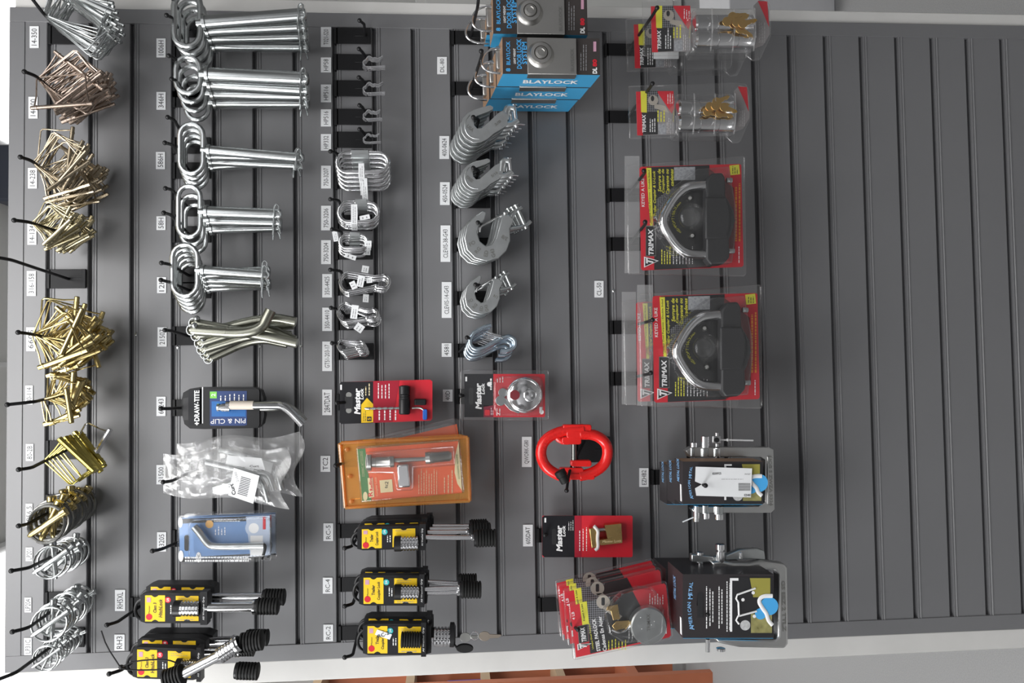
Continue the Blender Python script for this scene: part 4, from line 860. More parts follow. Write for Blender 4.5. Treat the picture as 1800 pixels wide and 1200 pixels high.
def card40():
    d = .04; t = thing('padlock_card', P(815, 695, d), 'clear blister card, black and red, holding a round chrome padlock with keys', 'package')
    mb = MB(); mb.prism(rr(816, 657, 958, 733, 3), d, d - .001, RED); e = d + .0004
    mb.flat([(867, 657), (816, 657), (816, 733), (850, 733), (850, 715), (867, 712)], e, CARDK); mb.flat([(850, 712), (867, 712), (867, 733), (850, 733)], e, MAROON)
    mb.flat(rr(824, 681, 832, 711, 3.5, 3), e + .0002, INK); master(mb, 841, 696, e + .0004, 46); mb.dash(860, 663, 866, 685, e + .0003, 1, WHITE, .5); mb.disc(860, 675, 4, e + .0004, WHITE)
    mb.flat(rr(852, 720, 861, 730, 2, 3), e + .0003, RED); mb.dash(862, 716, 868, 729, e + .0003, 2, WHITE, .3); mb.dash(872, 661, 886, 672, e + .0003, 3, WHITE, .3); mb.dash(871, 712, 881, 730, e + .0003, 2, WHITE, .3)
    mb.disc(952, 724, 4, e + .0004, WHITE); mb.fr(948, 715, 953, 722, e + .0004, WHITE); mb.fr(818, 662, 821, 670, e + .0003, WHITE); mb.build('printed_card', t)
    c = P(921, 694, d + .002); y = Vector((0, -1, 0))
    MB().lathe(c, c + y, [(0, .0315), (.004, .0335), (.012, .0335), (.0145, .031), (.0150, .0295), (.0142, .0285), (.0155, .026), (.018, .012), (.0182, .001)], CHROME, 40).build('lock_body', t)
    c2 = P(905, 694, d + .020); MB().lathe(c2, c2 + y, [(0, .0095), (.002, .0092), (.0022, .001)], mat('red_cap', (.20, .01, .02), .3), 20).build('shackle_port', t)['label'] = 'dark red centre dot'
    c2 = P(932, 694, d + .018); MB().lathe(c2, c2 + y, [(0, .0130), (.003, .0128), (.004, .011), (.0035, .0095), (.0055, .009), (.006, .004), (.0045, .0035), (.0045, .0005)], CHROME, 24).build('key_cylinder', t)
    mb = MB(); mb.prism(arc(880, 704, 9, 40, 320, 14) + [(904, 716), (916, 722), (912, 727), (896, 720)], d + .006, d + .004, STEEL); mb.prism(arc(884, 690, 8, 40, 320, 14) + [(897, 690), (897, 695)], d + .004, d + .002, STEEL); mb.build('keys', t, bevel=.0004)
    shell(t, rr(808, 650, 965, 739, 4), d - .002, d + .002); shell(t, rr(868, 661, 955, 731, 14), d + .002, d + .024, CLEAR, 'raised_blister')
card40()
def card605():
    d = .035; t = thing('padlock_card', P(958, 942, d), 'black and red hanging card holding a brass block padlock', 'package')
    mb = MB(); mb.prism(rr(953, 906, 1112, 979, 3), d, d - .0015, RED); e = d + .0004
    mb.flat([(1010, 906), (957, 906), (953, 909), (953, 975), (957, 979), (1010, 979)], e, CARDK); mb.fr(1010, 906, 1022, 979, e, mat('crimson_card', (.36, .012, .03), .35))
    mb.flat(rr(970, 929, 978, 957, 3.5, 3), e + .0002, INK); master(mb, 983, 946, e + .0004, 46); mb.dash(998, 910, 1009, 932, e + .0003, 3, WHITE, .25); mb.dash(1016, 910, 1034, 968, e + .0003, 3, WHITE, .22); mb.fr(957, 910, 960, 918, e + .0003, WHITE)
    mb.build('printed_card', t)
    MB().prism([(1063, 923), (1092, 920), (1094, 954), (1056, 958), (1052, 949), (1068, 947)], d + .018, d + .002, BRASS).text('Master Lock', 1076, 951, d + .0186, 34, 4, CREAM, 90, .0).build('lock_body', t, bevel=.0015)
    MB().prism([(1036, 929), (1048, 927), (1051, 961), (1040, 964)], d + .018, d + .002, BRASS).build('lock_arm', t, bevel=.0015)
    a, b = P(1045, 932, d + .010), P(1066, 930, d + .010); MB().lathe(a, b, [(0, .004), ((b - a).length, .004)], STEEL, 12).build('shackle_bar', t)
    MB().tube(Q(smooth([(1044, 924), (1052, 933), (1050, 945), (1052, 962), (1046, 967)], 2), d + .020), .0032, mat('white_tie', (.7, .68, .66), .5), False, 8).build('plastic_tie', t)['label'] = 'white plastic tie'
card605()
# ================================================================ packaged goods, rows four to six
def weave():      # grey and black woven print
    m = mat('weave_print', (.10, .10, .10), .4); n = m.node_tree; b = n.nodes['Principled BSDF']
    ck = n.nodes.new('ShaderNodeTexChecker'); tc_ = n.nodes.new('ShaderNodeTexCoord'); mp = n.nodes.new('ShaderNodeMapping'); mp.inputs['Rotation'].default_value = (0, .785, 0)
    ck.inputs['Scale'].default_value = 380; ck.inputs[1].default_value = (.03, .03, .03, 1); ck.inputs[2].default_value = (.22, .22, .24, 1)
    n.links.new(tc_.outputs['Object'], mp.inputs[0]); n.links.new(mp.outputs[0], ck.inputs[0]); n.links.new(ck.outputs[0], b.inputs['Base Color']); return m
CAST = mat('cast_steel', (.66, .66, .65), .30, 1, .06, 50, .2); WEAVE = weave(); SMOKE = mat('black_casting', (.035, .035, .037), .42, .3, .08)
def tmx(mb, F, x, y, e, ln, rot=0):      # red and silver T mark with the lettering
    mb.flat([F(x - 9, y + ln * .55), F(x - 9, y - ln * .62), F(x + 9, y - ln * .62), F(x + 9, y + ln * .55)], e, DULL); mb.flat([F(x - 8, y + ln * .52), F(x - 8, y - ln * .59), F(x + 8, y - ln * .59), F(x + 8, y + ln * .52)], e + .0002, INK)
    c = F(x, y); k = (F(1, 0)[0] - F(0, 0)[0]); mb.text('TRIMAX', *c, e + .0004, ln * k, 9 * k, WHITE, rot, .03, .15)
    mb.flat([F(x - 12, y + ln * .98), F(x - 12, y + ln * .56), F(x + 14, y + ln * .72)], e + .0003, WHITE); mb.flat([F(x - 10, y + ln * .93), F(x - 10, y + ln * .61), F(x + 11, y + ln * .73)], e + .0004, INK)
    mb.text('T', *F(x - 2, y + ln * .72), e + .0006, 10 * k, 13 * k, WHITE, rot, .05, .3)
def upack(X0, Y0, k, d, label, top=True):
    F = lambda x, y: (X0 + (x - 1124) * k, Y0 + (y - 294) * k); FS = lambda l: [F(*p) for p in l]
    t = thing('coupler_u_lock_pack', P(*F(1112, 385), d), label, 'package', 'red and black coupler lock blister packs')
    mb = MB(); mb.prism(FS([(1124, 296), (1127, 293), (1300, 288), (1303, 290), (1307, 466), (1304, 469), (1130, 475), (1127, 472)]), d, d - .001, RED); e = d + .0004
    mb.flat(FS([(1138, 294), (1247, 290), (1249, 470), (1150, 474), (1150, 398)]), e, INK); mb.flat(FS([(1246, 296), (1290, 330), (1292, 440), (1249, 470)]), e + .0001, mat('dark_red_print', (.16, .008, .01), .4))
    mb.flat(FS([(1136, 295), (1145, 295), (1148, 397), (1143, 397)]), e + .0002, LEMON); mb.text('Unique Dual Purpose - Double Sided', *F(1142, 345), e + .0004, 92 * k, 3.6 * k, INK, 0)
    mb.flat(FS([(1154, 350), (1180, 330), (1200, 330), (1162, 420), (1154, 400)]), e + .0001, WEAVE)
    mb.text('KEYED A LIKE', *F(1130, 338), e + .0003, 50 * k, 5.5 * k, WHITE, 0, .01)
    mb.text('Trailer Coupler & U-Lock', *F(1151, 340), e + .0004, 80 * k, 6 * k, LEMON, 0, .02, .2)
    for x, s_, y, l in ((1159, 'Serrure de', 317, 40), (1166, 'Coupleur de', 318, 42), (1173, 'Caravane ou', 319, 44), (1181, 'cadenas', 312, 30)): mb.text(s_, *F(x, y), e + .0004, l * k, 6 * k, LEMON, 0, .02, .2)
    tmx(mb, F, 1144, 425, e + .0003, 46)
    mb.dash(*F(1161, 428), *F(1180, 464), e + .0003, 4, LEMON, .35); mb.dash(*F(1181, 430), *F(1220, 464), e + .0003, 7, WHITE, .22)
    mb.flat(FS([(1185, 294), (1222, 293), (1222, 316), (1185, 317)]), e + .0002, mat('photo_print', (.35, .36, .38), .4, 0, .6, 220)); mb.flat(FS([(1282, 291), (1299, 289), (1301, 306), (1284, 308)]), e + .0003, LEMON); mb.dash(*F(1286, 292), *F(1298, 305), e + .0005, 3, INK, .3)
    mb.dash(*F(1291, 320), *F(1303, 424), e + .0003, 2, mat('orange_print', (.8, .30, .03), .4), .5, .95); mb.dash(*F(1297, 430), *F(1301, 462), e + .0003, 1, WHITE, .4)
    for kk in range(14):
        a = math.radians(125 + kk * 8.5); mb.text('SECUREITFORTHER'[kk], *F(1211 + 28 * math.cos(a), 382 - 30 * math.sin(a)), e + .0004, None, 5 * k, LEMON, -90 + 125 + kk * 8.5 - 90, .02)
    mb.build('printed_card', t)
    z = d + .022
    MB().tube(Q(smooth(FS([(1246, 326), (1226, 326), (1206, 329), (1186, 346), (1168, 376), (1165, 388), (1168, 401), (1188, 432), (1206, 445), (1226, 447), (1246, 447)]), 2), z), .0086 * k, CHROME, False, 18).build('shackle', t)
    mb = MB(); mb.prism(FS([(1242, 318), (1252, 304), (1270, 303), (1275, 312), (1276, 344), (1290, 368), (1293, 388), (1286, 412), (1282, 420), (1283, 452), (1272, 464), (1250, 466), (1242, 456)]), z + .012, z - .012, SMOKE)
    mb.prism(FS([(1240, 346), (1278, 346), (1284, 370), (1284, 392), (1278, 418), (1240, 420)]), z + .017, z + .010, SMOKE); mb.build('lock_body', t, bevel=.004, seg=3)
    MB().lathe(P(*F(1214, 382), z - .018), P(*F(1214, 382), z + .01), [(0, .026), (.004, .024), (.018, .021), (.024, .017), (.026, .006), (.0262, .001)], CLEAR, 30).build('ball_dome', t)['label'] = 'clear dome'
    MB().disc(*F(1210, 382), 15 * k, d + .0008, mat('dome_print', (.07, .07, .07), .35)).build('round_print', t)
    mb = MB()
    for a in ((1213, 348), (1217, 414)): mb.lathe(P(*F(*a), d + .004), P(*F(*a), d + .02), [(0, .0055), (.012, .005), (.015, .003)], DULL, 14)
    mb.build('shackle_studs', t)
    for a in ((1286, 317), (1290, 441)): MB().lathe(P(*F(a[0] - 9, a[1]), z), P(*F(a[0] + 1, a[1]), z), [(0, .0048), (.010, .0048)], STEEL, 12).build('locking_stud', t)
    shell(t, FS([(1100, 290), (1306, 273), (1311, 275), (1313, 482), (1308, 486), (1104, 482)]), d - .003, d + .003)
    shell(t, FS([(1150, 380), (1186, 325), (1226, 296), (1282, 292), (1296, 370), (1296, 400), (1288, 462), (1222, 466), (1184, 440)]), d + .003, d + .042, CLEAR, 'raised_blister')
    if top: MB().pbox(*F(1098, 274), *F(1124, 480), d, d - .0012, CLEARH).build('hanging_flange', t)
upack(1124, 294, 1.0, .12, 'upper coupler U-lock pack, alone on its two hooks')
upack(1118, 532, .96, .09, 'lower coupler U-lock pack hidden behind another of its kind')
upack(1147, 521, 1.03, .145, 'front coupler U-lock pack of the lower pair, tag CL-50 to its upper right')
def padlock_pack(dx, dy, d, label, full=True):
    def F(u, v): return (997 + u * .972 + v * .08 + dx, 1060 - u * .222 + v * 1.0 + dy)
    FS = lambda l: [F(*p) for p in l]; A = -8
    t = thing('steel_padlock_pack', P(*F(8, 45), d), label, 'package', 'red and black steel padlock blister packs')
    mb = MB(); mb.prism(FS([(5, 6), (175, 4), (178, 8), (180, 96), (176, 99), (8, 97)]), d, d - .001, RED); e = d + .0004
    mb.flat(FS([(33, 5), (118, 5), (140, 60), (128, 96), (34, 96)]), e, INK); mb.flat(FS([(34, 5), (78, 5), (60, 50), (34, 62)]), e + .0001, WEAVE); mb.flat(FS([(22, 4), (35, 4), (36, 44), (24, 46)]), e + .0002, LEMON)
    mb.text('Keyed A Like', *F(27, 22), e + .0004, 30, 4, INK, A); mb.text('4 LB', *F(9, 24), e + .0004, 14, 5, WHITE, A); mb.disc(*F(64, 12), 12, e + .0003, mat('key_print', (.42, .38, .33), .4)); mb.flat(rr(F(64, 12)[0] - 3, F(64, 12)[1] - 8, F(64, 12)[0] + 3, F(64, 12)[1] + 6, 2, 3), e + .0005, INK)
    mb.flat(FS([(60, 20), (72, 22), (96, 44), (88, 50)]), e + .0003, mat('key_print', (.42, .38, .33), .4))
    tmx(mb, F, 24, 60, e + .0004, 26, A)
    if full:
        mb.text('STEEL PADLOCK', *F(47, 66), e + .0005, 58, 7, WHITE, A, .03); mb.text('Cadenas En Acier', *F(58, 66), e + .0005, 62, 7, WHITE, A, .02); mb.text('Unique Dual Purpose', *F(38, 66), e + .0005, 46, 3.5, LEMON, A)
        mb.dash(*F(66, 75), *F(100, 104), e + .0004, 6, LEMON, .25); mb.dash(*F(104, 60), *F(125, 90), e + .0004, 4, WHITE, .2); mb.dash(*F(146, 14), *F(172, 40), e + .0004, 6, WHITE, .3); mb.dash(*F(165, 78), *F(174, 92), e + .0004, 2, WHITE, .4)
    mb.build('printed_card', t)
    if full:
        c = P(1136 + dx, 1094 + dy, d + .004); y = Vector((0, -1, 0))
        mb = MB(); mb.lathe(c, c + y, [(0, .029), (.003, .0315), (.018, .0315), (.0205, .0295), (.0208, .001)], GALV, 40)
        for px, py in ((1126, 1085), (1145, 1098), (1128, 1105), (1150, 1092)): mb.lathe(P(px + dx, py + dy, d + .0245), P(px + dx, py + dy, d + .028), [(0, .0009), (.0008, .0006)], WHITE, 6)
        mb.text('TRIMAX', 1140 + dx, 1094 + dy, d + .0252, 30, 6, DULL, 0); mb.build('lock_body', t)
        MB().tube(Q(smooth([(1075, 1106), (1088, 1112), (1100, 1108), (1108, 1096)], 2), d + .012), .0022, CHROME, False, 8).build('key_ring', t)
        MB().prism([(1083 + dx, 1092 + dy), (1106 + dx, 1090 + dy), (1108 + dx, 1102 + dy), (1082 + dx, 1108 + dy), (1076 + dx, 1100 + dy)], d + .013, d + .011, BRASS).prism([(1078, 1064), (1086, 1062), (1090, 1088), (1078, 1090), (1074, 1074), (1066, 1072), (1068, 1066)], d + .015, d + .013, BRASS).build('brass_keys', t, bevel=.0005)
        shell(t, FS([(66, 30), (100, 8), (130, 4), (160, 14), (172, 50), (166, 90), (140, 100), (96, 92), (70, 70)]), d + .003, d + .030, CLEAR, 'raised_blister')
    shell(t, FS([(2, 0), (176, 0), (181, 4), (184, 100), (178, 104), (5, 102), (2, 97)]), d - .003, d + .003)
padlock_pack(-24, -40, .06, 'rearmost steel padlock pack of the four beside the large black boxes', False)
padlock_pack(-19, -32, .09, 'third steel padlock pack from the front, only its red edge showing', False)
padlock_pack(-10, -24, .125, 'second steel padlock pack from the front, its yellow flash peeking out', False)
padlock_pack(0, 0, .165, 'front steel padlock pack with a round grey lock and brass keys')
def cyl_pack(X0, Y0, k, d, label, full=True):
    F = lambda x, y: (X0 + (x - 1118) * k, Y0 + (y - 160) * k); FS = lambda l: [F(*p) for p in l]
    t = thing('receiver_lock_pack', P(*F(1112, 200), d), label, 'package', 'clear packs with chrome cylinder locks')
    mb = MB(); mb.prism(FS([(1118, 161), (1184, 160), (1186, 236), (1120, 238)]), d, d - .001, mat('grey_card_print', (.30, .28, .28), .45)); e = d + .0004
    mb.flat(FS([(1118, 161), (1128, 161), (1130, 238), (1120, 238)]), e, RED); mb.flat(FS([(1154, 160), (1184, 160), (1185, 190), (1181, 200)]), e, RED); mb.flat(FS([(1126, 160), (1137, 160), (1137, 198), (1127, 197)]), e + .0001, LEMON)
    mb.flat(FS([(1137, 160), (1156, 160), (1160, 196), (1137, 198)]), e, WEAVE); mb.flat(FS([(1128, 198), (1156, 196), (1156, 236), (1130, 237)]), e + .0001, INK)
    mb.disc(*F(1148, 176), 9 * k, e + .0002, mat('key_print', (.42, .38, .33), .4)); mb.disc(*F(1147, 173), 3 * k, e + .0003, INK, 12, 5 * k); mb.flat(FS([(1150, 182), (1170, 186), (1176, 198), (1150, 190)]), e + .0002, mat('key_print', (.42, .38, .33), .4))
    mb.text('TRIMAX', *F(1132, 217), e + .0004, 32 * k, 6.5 * k, WHITE, 0, .03, .1); mb.dash(*F(1141, 196), *F(1153, 232), e + .0004, 3, WHITE, .4); mb.dash(*F(1154, 192), *F(1170, 214), e + .0004, 3, LEMON, .4); mb.flat(FS([(1157, 218), (1171, 217), (1171, 236), (1157, 236)]), e + .0003, mat('photo_print', (.35, .36, .38), .4, 0, .6, 220))
    mb.dash(*F(1171, 205), *F(1184, 234), e + .0003, 4, WHITE, .2); mb.dash(*F(1172, 163), *F(1184, 182), e + .0003, 3, WHITE, .3); mb.build('printed_card', t)
    if full:
        z = d + .012
        for nm, (a, b, yy, r) in (('lock_cylinder', (1190, 1290, 216, .0175)), ('upper_cylinder', (1190, 1288, 192, .0165))):
            p, q = P(*F(a, yy), z), P(*F(b, yy), z); L = (q - p).length
            mb = MB(); mb.lathe(p, q, [(0, r * .8), (.003, r), (L * .35, r), (L * .355, r * .9), (L * .375, r * .9), (L * .38, r), (L * .68, r), (L * .685, r * .9), (L * .70, r * .9), (L * .705, r), (L - .003, r), (L, r * .8)], CHROME, 28)
            mb.build(nm, t)
        rn = random.Random(int(X0)); mb = MB()
        for i in range(7):
            cx, cy = rn.uniform(1236, 1280), rn.uniform(178, 200); a = rn.uniform(-.7, .9); ca, sa = math.cos(a), math.sin(a)
            R_ = lambda x, y: F(cx + x * ca - y * sa, cy + x * sa + y * ca)
            z2 = z + .020 + i * .0016; mb.prism([R_(*p) for p in arc(0, 0, 8, 30, 330, 12) + [(22, -3), (25, 0), (22, 2), (18, 4), (14, 2), (11, 4)]], z2, z2 - .0014, mat('bright_brass', (.75, .48, .16), .3, 1))
        mb.build('brass_keys', t, bevel=.0004)
        mb = MB(); mb.prism(FS([(1290, 160), (1300, 150), (1312, 153), (1316, 170), (1317, 208), (1306, 226), (1290, 232), (1296, 200)]), d + .001, d, mat('grey_card_print', (.3, .28, .28), .45)); mb.flat(FS([(1297, 152), (1313, 153), (1316, 196), (1308, 176)]), d + .0014, RED); mb.dash(*F(1298, 180), *F(1310, 222), d + .0014, 4, WHITE, .15); mb.build('folded_card_end', t)
        mb = MB()
        for x in (1218, 1255, 1290): mb.tube(Q(smooth(FS([(x, 236), (x + 4, 200), (x + 2, 164)]), 2), d + .034), .0012, CLEARH)
        mb.build('blister_ribs', t)
    shell(t, FS([(1104, 150), (1290, 144), (1312, 146), (1319, 160), (1320, 210), (1302, 250), (1288, 252), (1276, 240), (1106, 244)]), d - .003, d + .003)
    shell(t, rr(*F(1187, 164), *F(1292, 238), 8 * k), d + .003, d + .042, CLEAR, 'raised_blister')
cyl_pack(1114, 42, 1.0, .09, 'clear cylinder lock pack hanging behind the topmost one, mostly its red edge visible', False)
_t = [o for o in C.objects if o.name.startswith('receiver_lock_pack')][0]; MB().pbox(1149, 91, 1193, 103, .0975, .096, PAPER).build('sticker', _t)['label'] = 'blank white sticker'
cyl_pack(1144, 10, 1.05, .165, 'topmost clear pack with two chrome cylinders and brass keys, over the right post')
cyl_pack(1118, 160, 1.0, .14, 'lower clear pack with chrome cylinders and brass keys, alone on its hook')
# ---- cartons of door locks
def door_lock_box(x0, y0, x1, y1, d, th, label, drop, ring=True):
    t = thing('door_lock_box', P(x0, (y0 + y1) / 2, d), label, 'box', 'dark and blue door lock cartons')
    a, b = P(x0, y0, d), P(x1, y1, d); xr, xl, zt, zb = a.x, b.x, a.z, b.z; yf = -d; yb = -d + th; s = drop
    V = [(xl, yf, zb), (xr, yf, zb), (xr, yf, zt), (xl, yf, zt), (xl, yb, zb + s), (xr, yb, zb + s), (xr, yb, zt + s), (xl, yb, zt + s)]
    mb = MB(); mb.add(V, [(0, 1, 2, 3)], BROWNC); mb.add(V, [(4, 0, 3, 7)], BLUE); mb.add(V, [(1, 5, 6, 2), (5, 4, 7, 6)], BROWNC); mb.add(V, [(3, 2, 6, 7)], KRAFT); mb.add(V, [(4, 5, 1, 0)], KRAFT)
    e = d + .0005; f = lambda u, v: (x0 + (x1 - x0) * u, y0 + (y1 - y0) * v); w = y1 - y0
    mb.text('BLAYLOCK', *f(.06, .42), e, w * .62, 7, CYAN, 0, .02); mb.text('8', *f(.06, .86), e, 6, 8, CYAN, 0, .04); mb.text('LIGHT WEIGHT', *f(.125, .5), e, w * .40, 4, WHITE, 0, .02); mb.text('DOOR LOCK', *f(.172, .44), e, w * .78, 8.5, CYAN, 0, .02); mb.text('SYSTEM', *f(.225, .42), e, w * .58, 8.5, CYAN, 0, .02)
    mb.dash(*f(.79, .2), *f(.87, .88), e, 3, GREYP, .3); mb.text('DL', *f(.945, .88), e, 11, 8, WHITE, 0, .05); mb.text('80', *f(.945, .68), e, 13, 8, RED, 0, .05); mb.flat([f(.93, .12), f(.96, .12), f(.96, .38), f(.93, .38)], e, mat('pink_flag_print', (.55, .3, .4), .5))
    m = (Vector(V[0]) + Vector(V[7])) / 2 + Vector((-.0006, 0, 0)); dn = Vector((0, 0, -1))
    mb.tx('BLAYLOCK', m + Vector((0, .004, -.006)), dn, Vector((0, -1, 0)), .098, .016, WHITE, .03); mb.build('carton', t, ang=20)
    mb = MB(); q0, q1 = f(.25, .05), f(.755, .97); pr = [P(*q0, d), P(*q1, d)]
    mb.box((pr[0].x, -d - .006, pr[0].z), (xl - .0015, -d - .0005, pr[1].z), mat('satin_steel', (.52, .51, .49), .38, 1, .05, 20)); mb.box((xl - .0022, -d - .006, pr[0].z), (xl - .0006, -d + .014, pr[1].z), MT['satin_steel']); mb.build('steel_lock_plate', t, bevel=.002, seg=3)
    c = P(*f(.39, .47), d + .005); y = Vector((0, -1, 0)); MB().lathe(c, c + y, [(0, .024), (.004, .021), (.006, .019), (.010, .0175), (.0105, .012), (.008, .011), (.012, .010), (.013, .006), (.0115, .005), (.0117, .001)], MT['satin_steel'], 36).build('lock_cylinder', t)
    MB().text('BLAYLOCK', *f(.715, .6), d + .0064, w * .6, 6, DULL, 0, .03).build('stamped_name', t)
    if ring:
        yc = (y0 + y1) / 2 + 8; MB().tube(Q(smooth([(x0 + 6, yc - 20), (x0 - 14, yc - 22), (x0 - 30, yc - 15), (x0 - 38, yc + 2), (x0 - 32, yc + 16), (x0 - 14, yc + 22), (x0 + 4, yc + 22)], 2), d - .02), .0021, CHROME, False, 10).build('shackle_ring', t)
        MB().prism([(x0 - 12, yc - 26), (x0 + 2, yc - 26), (x0 + 2, yc + 14), (x0 - 10, yc + 14)], d - .024, d - .040, MT['satin_steel']).build('hasp_plate', t, bevel=.002)
    return t
door_lock_box(883, 65, 1055, 132, .205, .058, 'front one of three stacked door lock cartons with bright blue sides', .007)
door_lock_box(871, 91, 1035, 155, .145, .058, 'middle of the three stacked blue-sided door lock cartons', .007)
door_lock_box(859, 115, 1016, 176, .085, .065, 'rear of the three stacked blue-sided door lock cartons', .009)
door_lock_box(866, -12, 1033, 62, .185, .058, 'dark door lock carton at the very top edge above the blue-sided stack', .003)
door_lock_box(855, 28, 1012, 64, .12, .05, 'door lock carton behind the topmost one, only its ring showing', .003)
# ---- black cartons with cast steel brackets
def am_box(x0, y0, x1, y1, d, th, label, big):
    t = thing('hitch_lock_box', P(x0, (y0 + y1) / 2, d), label, 'box', 'black cartons with steel brackets')
    AMK = mat('dark_umber_card', (.030, .026, .028), .45); mb = MB(); mb.pbox(x0, y0, x1, y1, d, d - th, AMK); mb.pbox(x0 + 1, y0 - .6, x1 - 1, y0 + .5, d - .003, d - th + .002, KRAFT); mb.pbox(x0 + 1, y1 - .5, x1 - 1, y1 + .8, d - .002, d - th * .5, BLUE); e = d + .0005
    f = lambda u, v: (x0 + (x1 - x0) * u, y0 + (y1 - y0) * v); n = 14
    for k, ch in enumerate('AMERICAN METAL'):
        if ch != ' ': v = .84 - .70 * k / 13; mb.text(ch, x0 + 14 - 4 * (1 - abs(k - 6.5) / 6.5) + (2 if k in (0, 9) else 1), y0 + (y1 - y0) * v, e, None, (y1 - y0) * (.075 if k in (0, 9) else .058), mat('light_blue_print', (.22, .45, .75), .4), (6.5 - k) * -1.5, .02)
    sk = mat('light_blue_print', (.22, .45, .75), .4); pic = mat('green_photo_print', (.28, .26, .10), .45, 0, .6, 90)
    X = lambda a: x0 + a * (x1 - x0) / 160
    if big:
        for a, l in ((1240 - 1200, .7), (46, .62), (51, .5), (62, .7), (67, .55), (76, .8), (81, .75)): mb.dash(X(a), f(0, .5 - l / 2)[1], X(a + 4), f(0, .5 + l / 2)[1], e, 1, WHITE, .45, .97)
    mb.flat([(X(83), f(0, .04)[1]), (X(158), f(0, .04)[1]), (X(158), f(0, .98)[1]), (X(83), f(0, .98)[1])], e, INK)
    mb.flat([(X(118), f(0, .06)[1]), (X(154), f(0, .06)[1]), (X(154), f(0, .36)[1]), (X(124), f(0, .36)[1])], e + .0002, mat('olive_photo_print', (.33, .30, .06), .45)); mb.flat([(X(120), f(0, .62)[1]), (X(157), f(0, .62)[1]), (X(157), f(0, .92)[1]), (X(120), f(0, .92)[1])], e + .0002, pic)
    mb.flat([(X(83), f(0, .06)[1]), (X(98), f(0, .06)[1]), (X(98), f(0, .1)[1]), (X(87), f(0, .1)[1]), (X(87), f(0, .9)[1]), (X(83), f(0, .9)[1])], e + .0003, WHITE)
    for q in ([(128, .22), (96, .32), (94, .38), (98, .44), (99, .66)], [(130, .58), (97, .66), (94, .72), (99, .78)]): mb.tube([P(X(a), f(0, v)[1], e + .0008) for a, v in q], .0016, WHITE, False, 6)
    for a, v in ((124, .29), (106, .40), (126, .66)): mb.disc(X(a), f(0, v)[1], 3, e + .0009, WHITE, 12)
    mb.disc(X(110), f(0, .80)[1], 9, e + .0005, mat('hub_print', (.5, .5, .5), .4, 0, .5, 200)); mb.disc(X(152), f(0, .50)[1], 16, e + .0004, CYAN, 20); mb.disc(X(137), f(0, .62)[1], 10, e + .0005, CYAN)
    mb.tube(Q(smooth([(X(158), f(0, .34)[1]), (X(140), f(0, .34)[1]), (X(133), f(0, .42)[1]), (X(140), f(0, .53)[1]), (X(148), f(0, .62)[1]), (X(150), f(0, .72)[1]), (X(158), f(0, .8)[1])], 2), e + .0008), .0034, WHITE, False, 6, .3)
    # spine label on the top face
    a, b = P(x0, y1 - 4, d), P(x0, y1 - 34, d)
    if th > .08 or d > .19: mb.box((a.x, -d + .004, a.z + .0006), (b.x, -d + .012, a.z + .0002), PAPER)
    c = P(x0, (y0 + y1) / 2 - 20, d); mb.tx('METAL LOCK', (c.x, -d + th * .5, c.z + .0008), (1, 0, 0), (0, 1, 0), .04, .014, sk, .02)
    mb.build('carton', t, bevel=.0008)
    if big: MB().flat(arc(x0 + 31, y0 + (y1 - y0) * .33, 5, 180, 360, 8, ry=6)[::-1] + arc(x0 + 31, y0 + (y1 - y0) * .33, 5, 0, 180, 8, ry=6)[::-1] + [(x0 + 25, y0 + (y1 - y0) * .50)], e + .0002, INK).pbox(x0 + 26, y0 + (y1 - y0) * .35, x0 + 36, y0 + (y1 - y0) * .68, e + .0003, e, INK).build('hang_slot', t)
    return t
am_box(1172, 817, 1301, 886, .085, .05, 'rear of three flat black cartons at tag EZHB2, only its edge showing', False)
am_box(1186, 815, 1319, 886, .14, .05, 'middle of three flat black cartons at tag EZHB2, only its edge showing', False)
am_box(1200, 811, 1341, 886, .195, .05, 'front of three flat black cartons at tag EZHB2, under the white card', False)
am_box(1170, 1000, 1320, 1104, .12, .085, 'black carton behind the large picture carton at the lower left', True)
am_box(1200, 1009, 1360, 1121, .215, .09, 'large black carton with blue American Metal lettering and a picture of a bracket', True)
def card():
    d = .202; t = thing('white_swing_card', P(1222, 852, d), 'white barcode card hanging on the hook in front of the flat black cartons', 'card')
    mb = MB(); mb.prism([(1223, 820), (1322, 823), (1320, 874), (1224, 871), (1222, 858), (1234, 851), (1222, 846)], d, d - .0008, PAPER)
    mb.text('EZHB2', 1314, 870, d + .0004, 12, 4, INK, 90); mb.text('8200925', 1260, 832, d + .0004, 16, 4, INK, 90); mb.text('design', 1314, 833, d + .0004, 11, 3, GREYP, 90); mb.dash(1268, 841, 1310, 843, d + .0004, 1, GREYP, .3, .9, 90)
    for k in range(11): mb.fr(1298, 849 + k * 1.25, 1319, 849.5 + k * 1.25, d + .0004, INK)
    mb.build('card', t)
card()
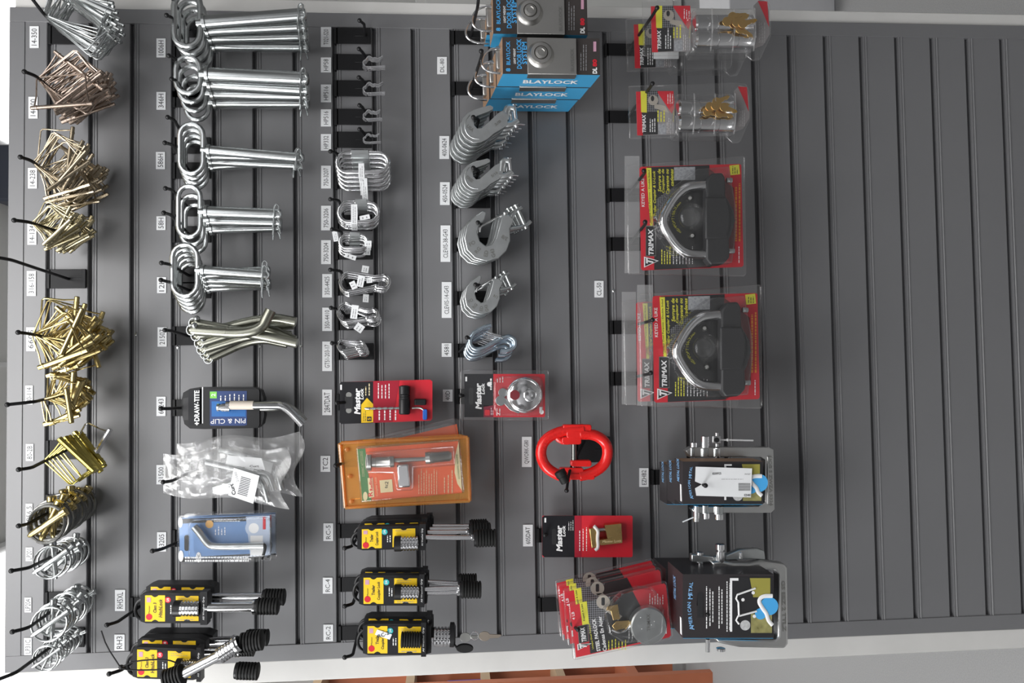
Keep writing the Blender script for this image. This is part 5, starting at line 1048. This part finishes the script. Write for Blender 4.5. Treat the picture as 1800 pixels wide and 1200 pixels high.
def bracket(kind):
    if kind == 0:
        d = .125; t = thing('steel_bracket', P(1280, 845, d), 'cast steel U-shaped lock bracket around the flat black cartons', 'bracket', None)
        mb = MB(); mb.prism([(1206, 792), (1215, 786), (1352, 786), (1360, 790), (1362, 895), (1356, 901), (1222, 902), (1216, 895), (1222, 890), (1334, 890), (1345, 882), (1345, 808), (1338, 803), (1212, 803)], d + .006, d - .014, CAST); mb.prism([(1349, 802), (1360, 804), (1360, 884), (1349, 886)], d + .0085, d + .006, CAST); mb.build('frame', t, bevel=.0035, seg=3)
        MB().text('UCG S ZWZA 5326', 1355, 845, d + .0090, 88, 6, DULL, 180, .04).build('embossed_mark', t)
        mb = MB()
        for x0, x1, y in ((1211, 1222, 794), (1229, 1246, 795), (1251, 1266, 795), (1232, 1246, 895), (1252, 1272, 896)): mb.lathe(P((x0 + x1) / 2, y - 7, d + .002), P((x0 + x1) / 2, y + 7, d + .002), [(0, (x1 - x0) * .0005), (.014, (x1 - x0) * .0005)], STEEL, 18)
        mb.build('pivot_bosses', t)
        for i, (x, ya, yb, r) in enumerate(((1239, 766, 788, .0078), (1219, 777, 786, .006), (1261, 786, 823, .0052), (1224, 888, 918, .0052), (1241, 900, 912, .006), (1264, 902, 913, .0085))): MB().lathe(P(x, ya, d + .004), P(x, yb, d + .004), [(0, r * .7), (.001, r), ((yb - ya) * .00095, r)], CHROME, 18).build('bolt', t)
        MB().prism([(1253, 766), (1267, 766), (1267, 780), (1253, 780)], d + .012, d, CHROME).disc(1260, 773, 4.5, d + .0124, INK, 16).lathe(P(1260, 760, d + .006), P(1260, 787, d + .006), [(0, .0035), (.026, .0035)], CHROME, 12).build('square_lock_end', t, bevel=.001)
        z = thing('cable_tie', P(1267, 773, d), 'clear white cable tie sticking out from the upper bracket bolt', 'cable tie'); MB().tube(Q([(1266, 773), (1280, 773), (1324, 774)], d + .006), .0016, PAPER).ball(P(1279, 773, d + .006), .0028, PAPER, 8).build('tie', z)
        z = thing('cable_tie', P(1216, 912, d), 'short clear cable tie at the bottom bolt of the flat carton bracket', 'cable tie'); MB().tube(Q([(1219, 909), (1200, 917)], d + .006), .0012, PAPER).build('tie', z)
    else:
        d = .15; t = thing('steel_bracket', P(1320, 1065, d), 'large cast steel bracket framing the big black picture carton', 'bracket', None)
        mb = MB(); mb.prism([(1251, 988), (1268, 985), (1290, 990), (1318, 990), (1340, 986), (1380, 991), (1385, 998), (1386, 1132), (1380, 1140), (1300, 1138), (1262, 1130), (1258, 1122), (1362, 1125), (1368, 1118), (1368, 1010), (1362, 1002), (1310, 1000), (1290, 1004), (1256, 1002)], d + .012, d - .012, CAST)
        mb.build('frame', t, bevel=.005, seg=3)
        MB().text('GS EEZ 2 TTLZ', 1378, 1065, d + .0126, 90, 7, DULL, 180, .04).build('embossed_mark', t)
        MB().prism([(1216, 974), (1256, 978), (1256, 987), (1230, 990), (1216, 988)], d, d - .014, GALV).prism([(1276, 976), (1300, 966), (1330, 964), (1344, 968), (1346, 984), (1318, 982), (1276, 984)], d, d - .014, GALV).prism([(1255, 978), (1278, 976), (1278, 984), (1255, 986)], d - .002, d - .012, STEEL).build('latch_bar', t, bevel=.002)
        MB().lathe(P(1266, 955, d + .004), P(1266, 990, d + .004), [(0, .007), (.001, .0085), (.010, .0085), (.0105, .006), (.013, .006), (.0135, .008), (.034, .008)], CHROME, 20).build('bolt', t)
        for x, ya, yb, r in ((1230, 969, 975, .0065), (1231, 988, 993, .005), (1302, 970, 982, .003), (1244, 1122, 1146, .004), (1267, 1138, 1143, .008)): MB().lathe(P(x, ya, d), P(x, yb, d), [(0, r * .7), (.001, r), ((yb - ya) * .00095, r)], CHROME, 16).build('bolt', t)
bracket(0); bracket(1)
for o in bpy.data.objects:
    if '_o' in o: del o['_o']
